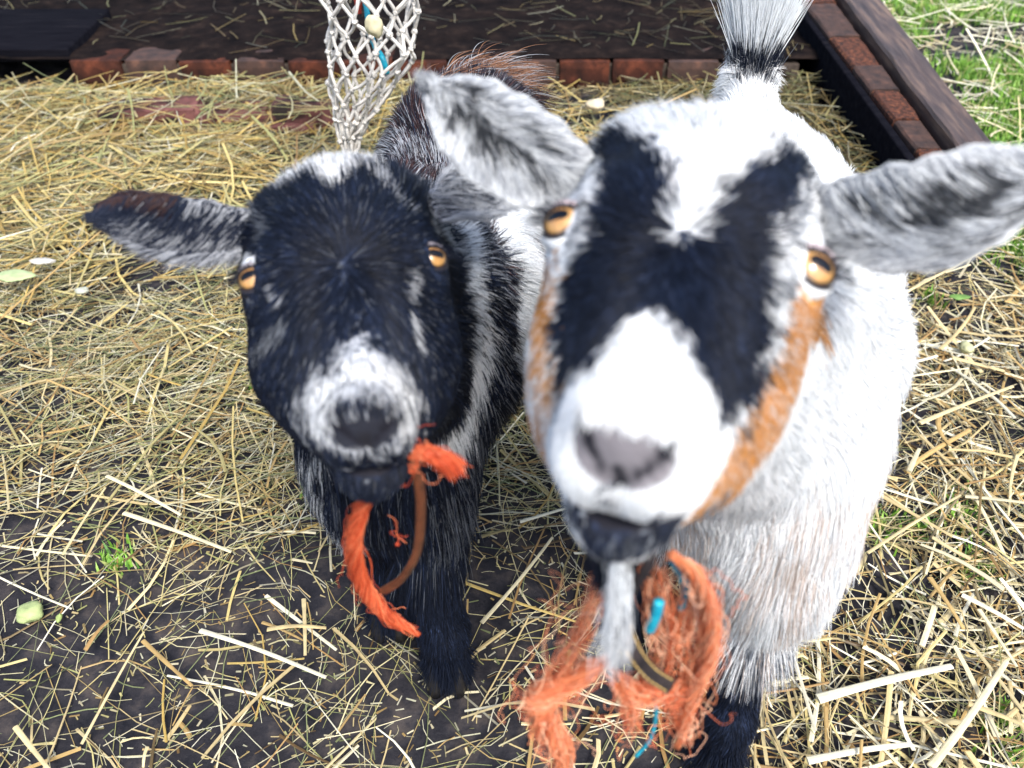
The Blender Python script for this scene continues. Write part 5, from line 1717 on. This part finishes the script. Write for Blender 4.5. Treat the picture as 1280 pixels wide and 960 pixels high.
# ------------------------------------------------------------------ hay net
def hay_net():
    root = empty('hay_net', (-0.24, 1.157, 0.19))
    tag(root, 'white knotted rope hay net hanging behind the black goat', 'hay net')
    nc = 12
    z0, z1 = 0.185, 1.25
    nr = 42
    rng = np.random.default_rng(401)
    zs = z0 + (z1 - z0) * (np.arange(nr) / (nr - 1)) ** 1.0
    dz = zs[1] - zs[0]

    def axis_x(z):
        return -0.238 + 0.052 * sstep(0.18, 0.38, z) , 1.157 + 0.0 * z

    def rad(z):
        return 0.004 + 0.050 * sstep(0.16, 0.34, z) + 0.008 * sstep(0.30, 0.5, z) - 0.06 * sstep(0.95, 1.25, z)
    node = {}
    for i in range(nr):
        ax_, ay_ = axis_x(zs[i])
        for j in range(nc):
            a = 2 * math.pi * (j + 0.5 * (i % 2)) / nc + rng.normal(0, 0.05) + 0.3
            r = rad(zs[i]) * (1 + rng.normal(0, 0.10))
            node[(i, j)] = np.array([ax_ + r * math.cos(a), ay_ + 0.8 * r * math.sin(a), zs[i] + rng.normal(0, dz * 0.14)])
    knot = None
    for j in range(nc):
        pts = []
        for i in range(nr):
            # every cord swings between neighbouring meshes and is knotted to the next one there
            jj = (j + (0 if i % 2 == 0 else 0)) % nc
            A = node[(i, j)]
            if i % 4 in (1, 2):
                B = node[(i, (j + 1) % nc)] if i % 2 == 0 else node[(i, j)]
            pts.append(A)
        # right-leaning cord
    def cord(seq):
        pts = []
        for a, b in zip(seq[:-1], seq[1:]):
            m_ = (a + b) / 2 + rng.normal(0, 0.0016, 3) + np.array([0, 0, -0.001])
            pts += [a, m_]
        pts.append(seq[-1])
        pth = catmull(np.array(pts), len(pts) * 3)
        th = 0.0024 * (1 + 0.12 * vnoise(pth, 0.006, 7))
        V, F = tube(pth, th, 7)
        link('cord', np_mesh('cord', V, F), M['cotton'], root)
    for j in range(nc):
        seq = [node[(i, (j + (i + 1) // 2 * 0 + (0)) % nc)] for i in range(nr)]
        # zigzag: even rows j, odd rows j (shifted half a mesh to the right)
        cord(seq)
        seq = [node[(i, (j if i % 2 == 0 else (j - 1) % nc))] for i in range(nr)]
        cord(seq)
    for (i, j), p in node.items():
        if i > 19:
            continue
        if knot is None:
            parts = []
            for ang in (0, 1.2, 2.3):
                t = np.linspace(0, 2 * math.pi, 9)
                ring = np.stack([0.0038 * np.cos(t), 0.0030 * np.sin(t), 0.0022 * np.sin(2 * t + ang)], 1)
                Rz = np.array([[math.cos(ang), 0, math.sin(ang)], [0, 1, 0], [-math.sin(ang), 0, math.cos(ang)]])
                parts.append(tube(ring @ Rz.T, 0.0026, 6))
            V, F = merge(parts)
            knot = np_mesh('knot', V, F)
            knot.materials.append(M['cotton'])
        o = bpy.data.objects.new('knot', knot)
        COL.objects.link(o)
        o.parent = root
        o.matrix_parent_inverse = Matrix.Translation(-root.location)
        o.location = Vector(p.tolist())
        o.rotation_euler = tuple(rng.uniform(0, 6, 3))
        s = rng.uniform(0.6, 0.85)
        o.scale = (s, s, s)


def rope_thing(name, pts, r, mat, label, cat, sides=8, wob=0.0, seed=0):
    pth = catmull(pts, 40)
    V, F = tube(pth, r * (1 + 0.15 * vnoise(pth, 0.008, seed)), sides)
    o = link(name, np_mesh(name, V, F), mat)
    tag(o, label, cat)
    return o


hay_net()
rope_thing('nylon_twine', [P(452, -20, 1.19), P(458, 10, 1.20), P(462, 40, 1.21), P(470, 60, 1.20), P(478, 72, 1.19), P(484, 92, 1.20)], 0.0042, M['teal'], 'bright teal nylon cord tangled inside the hay net', 'cord', seed=3)
rope_thing('nylon_twine', [P(446, -30, 1.21), P(448, 0, 1.21), P(447, 16, 1.22)], 0.006, M['red'], 'short red cord end in the top of the hay net', 'cord', seed=4)
scrap('cabbage_scrap', 468, 32, (0.022, 0.016, 0.026), (0.70, 0.64, 0.42), 'cream vegetable scrap caught in the hay net', 'cabbage', 311, h=0.40)

# ------------------------------------------------------------------ twine and straps under the chins
OR1 = np.array([(0.74, 0.24, 0.105), (0.82, 0.32, 0.16), (0.66, 0.17, 0.075), (0.90, 0.50, 0.32)])
OR2 = np.array([(0.66, 0.11, 0.04), (0.78, 0.16, 0.06), (0.54, 0.075, 0.03), (0.80, 0.24, 0.11)])


def twine(name, label, paths, pal, seed, group=None, loc=None, fuzz=0.10):
    """a hank of nylon twine: twisted core strands with frayed fibres"""
    root = empty(name, loc if loc is not None else paths[0][0][0])
    tag(root, label, 'twine', group)
    rng = np.random.default_rng(seed)
    for q, (pts, rad, nf, core, fray) in enumerate(paths):
        rad = np.asarray(rad, float) * 0.72
        if core:
            pth = catmull(pts, 60)
            T = unit(np.gradient(pth, axis=0))
            A = unit(np.cross(T, np.array([0.3, 0.2, 0.93])))
            B = np.cross(T, A)
            rr = np.interp(np.linspace(0, 1, 60), np.linspace(0, 1, len(rad)), rad)
            t = np.linspace(0, 1, 60)
            parts = []
            for k_ in range(3):
                a = 2 * math.pi * (k_ / 3 + t * core)
                c = pth + (A * np.cos(a)[:, None] + B * np.sin(a)[:, None]) * (rr * 0.5)[:, None]
                parts.append(tube(c, rr * 0.44, 7))
            V, F = merge(parts)
            C = np.tile(pal[0], (len(V), 1)) * 0.8
            link('strand', np_mesh('strand', V, F, True, C), M['fibre'], root)
        pts_ = bundle(pts, nf, rad * (1.15 if core else 1.0), rng, (0.15, 0.6) if core else (0.35, 0.95), fray, 16, core or 0.4, 0, fuzz)
        c = pal[rng.integers(0, len(pal), nf)] * rng.uniform(0.8, 1.15, nf)[:, None]
        strands('fibres', pts_, 0.00018, c, M['fibre'], root)
    return root


def strap(name, label, pts, width, thick, mat, face, stitches=False):
    pth = catmull(pts, 50)
    T = unit(np.gradient(pth, axis=0))
    f = np.asarray(face, float)
    Nn = unit(f - np.sum(f * T, 1, keepdims=True) * T)
    W = np.cross(T, Nn)
    prof = [(-1, -0.6), (-1, 0.6), (-0.85, 1), (0, 1.15), (0.85, 1), (1, 0.6), (1, -0.6), (0.85, -1), (-0.85, -1)]
    V = np.stack([pth + W * (a * width / 2) + Nn * (b_ * thick / 2) for a, b_ in prof], 1).reshape(-1, 3)
    n = len(prof)
    i = np.arange(49)[:, None] * n
    j = np.arange(n)[None]
    F = [np.stack([i + j, i + (j + 1) % n, i + n + (j + 1) % n, i + n + j], -1).reshape(-1, 4), np.array([np.arange(n)[::-1]]), np.array([49 * n + np.arange(n)])]
    root = empty(name, pth[0])
    tag(root, label, 'strap')
    link('band', np_mesh('band', V, F), mat, root)
    if stitches:
        L = np.concatenate([[0], np.cumsum(np.linalg.norm(np.diff(pth, axis=0), axis=1))])
        for sgn in (-1, 1):
            parts = []
            for s in np.arange(0.003, L[-1] - 0.003, 0.0042):
                a = [np.array([np.interp(v, L, pth[:, k] + W[:, k] * sgn * width * 0.36 + Nn[:, k] * thick * 0.58) for k in range(3)]) for v in (s, s + 0.0014, s + 0.0028)]
                parts.append(tube(np.array(a), 0.00045, 5))
            V, F = merge(parts)
            link('stitching', np_mesh('stitching', V, F), M['stitch'], root)
    return root


def DP(px, py, Z0, y0):
    """hangs straight down below the place seen at row y0 at depth Z0"""
    yc0 = (480 - y0) / FPX * Z0
    yy = Z0 * math.cos(PITCH) + yc0 * math.sin(PITCH)
    k_ = math.cos(PITCH) + (480 - py) / FPX * math.sin(PITCH)
    return P(px, py, yy / k_)


Rr = lambda px, py, d=0.0: DP(px, py, 0.365 + d, 690)
twine('frayed_twine', 'frayed orange twine hanging in loops under the chin of the white goat', [
    ([Rr(838, 692), Rr(872, 722), Rr(890, 775), Rr(884, 830), Rr(862, 880), Rr(846, 935)], [0.0035, 0.0045, 0.0045, 0.004, 0.004, 0.003], 200, 3.0, 0.0003),
    ([Rr(838, 692, .012), Rr(876, 740, .012), Rr(880, 810, .012), Rr(850, 860, .012), Rr(800, 850, .012)], [0.003, 0.004, 0.004, 0.004, 0.006], 130, 2.0, 0.0005),
    ([Rr(748, 690, .01), Rr(744, 745, .01), Rr(715, 800, .01), Rr(688, 850, .01), Rr(672, 885, .01)], [0.006, 0.010, 0.010, 0.008, 0.006], 50, 0, 0.0007),
    ([Rr(760, 822, .004), Rr(720, 848, .004), Rr(674, 872, .004), Rr(680, 905, .004), Rr(702, 935, .004), Rr(700, 985, .004)], [0.005, 0.0075, 0.009, 0.009, 0.008, 0.006], 420, 1.5, 0.0005),
    ([Rr(815, 700, .02), Rr(828, 750, .02), Rr(832, 810, .02), Rr(822, 860, .02)], [0.008, 0.011, 0.010, 0.008], 50, 0, 0.0007),
    ([Rr(760, 835, .006), Rr(790, 862, .006), Rr(835, 868, .006), Rr(868, 850, .006)], [0.007, 0.009, 0.008, 0.004], 80, 0, 0.0006),
    ([Rr(775, 850, .006), Rr(785, 885, .006), Rr(790, 915, .006)], [0.008, 0.009, 0.006], 60, 0, 0.0006),
    ([Rr(840, 855, .008), Rr(850, 895, .008), Rr(860, 930, .008)], [0.009, 0.011, 0.007], 70, 0, 0.0006),
    ([Rr(860, 720, .02), Rr(850, 790, .02), Rr(868, 850, .02)], [0.006, 0.009, 0.008], 50, 0, 0.0007),
], OR1, 501)
strap('leather_strap', 'dark leather strap with yellow stitching hanging in the orange twine', [Rr(778, 775, -.008), Rr(790, 810, -.012), Rr(812, 840, -.012), Rr(838, 858, -.008)], 0.0085, 0.0022, M['leather_dark'], unit(CAM - P(800, 820, 0.4)), True)
strap('thin_strap', 'thin black strap under the chin beside the white beard', [Rr(815, 690, -.01), Rr(806, 715, -.012), Rr(790, 738, -.01)], 0.0045, 0.002, M['leather_dark'], unit(CAM - P(800, 720, 0.35)))
rope_thing('nylon_strip', [Rr(842, 700, .02), Rr(856, 730, .022), Rr(852, 760, .022)], 0.0022, M['teal'], 'teal nylon strand in the orange twine below the chin', 'cord', seed=6)
rope_thing('nylon_strip', [Rr(824, 752, .004), Rr(820, 768, .003), Rr(812, 786, .004)], 0.0028, M['teal'], 'short bright teal end beside the white beard', 'cord', seed=7)
rope_thing('nylon_strip', [Rr(818, 868, .01), Rr(820, 895, .01), Rr(812, 925, .01), Rr(795, 945, .01)], 0.0012, M['teal'], 'thin teal thread hanging lowest below the orange twine', 'cord', seed=8)

Lr = lambda px, py, d=0.0: DP(px, py, 0.455 + d, 580)
twine('frayed_twine', 'curved piece of bright orange twine hanging left of the brown strap under the black goat', [
    ([Lr(476, 596, -.03), Lr(452, 635, -.02), Lr(441, 685, -.01), Lr(455, 735), Lr(486, 772), Lr(524, 793)], [0.0035, 0.0055, 0.0058, 0.0062, 0.005, 0.003], 380, 2.5, 0.0002),
], OR2, 502, fuzz=0.07)
twine('frayed_twine', 'short orange twine end fanning out right of the black goat chin', [
    ([Lr(506, 570, -.02), Lr(528, 566, -.02), Lr(552, 574, -.02), Lr(574, 590, -.02)], [0.003, 0.0045, 0.0065, 0.009], 420, 0, 0.00015),
    ([Lr(508, 568, -.021), Lr(530, 566, -.021), Lr(552, 568, -.021)], [0.003, 0.004, 0.004], 100, 1.0, 0.0004),
], OR2, 503)
twine('loose_thread', 'single curly orange thread beside the brown strap', [
    ([Lr(468, 640), Lr(492, 648), Lr(496, 668), Lr(510, 676)], [0.0004, 0.0004], 4, 0, 0.0003),
], OR2, 504)
strap('leather_strap', 'brown leather strap hanging in a loop from the mouth of the black goat', [Lr(508, 566, -.01), Lr(523, 600, -.01), Lr(526, 645, -.01), Lr(521, 690, -.005), Lr(503, 722), Lr(478, 740, .004)], 0.0062, 0.0028, M['leather_brown'], unit(CAM - P(510, 660, 0.48)) + RGT * 0.6)

# ------------------------------------------------------------------ the animals
white_goat()
black_goat()
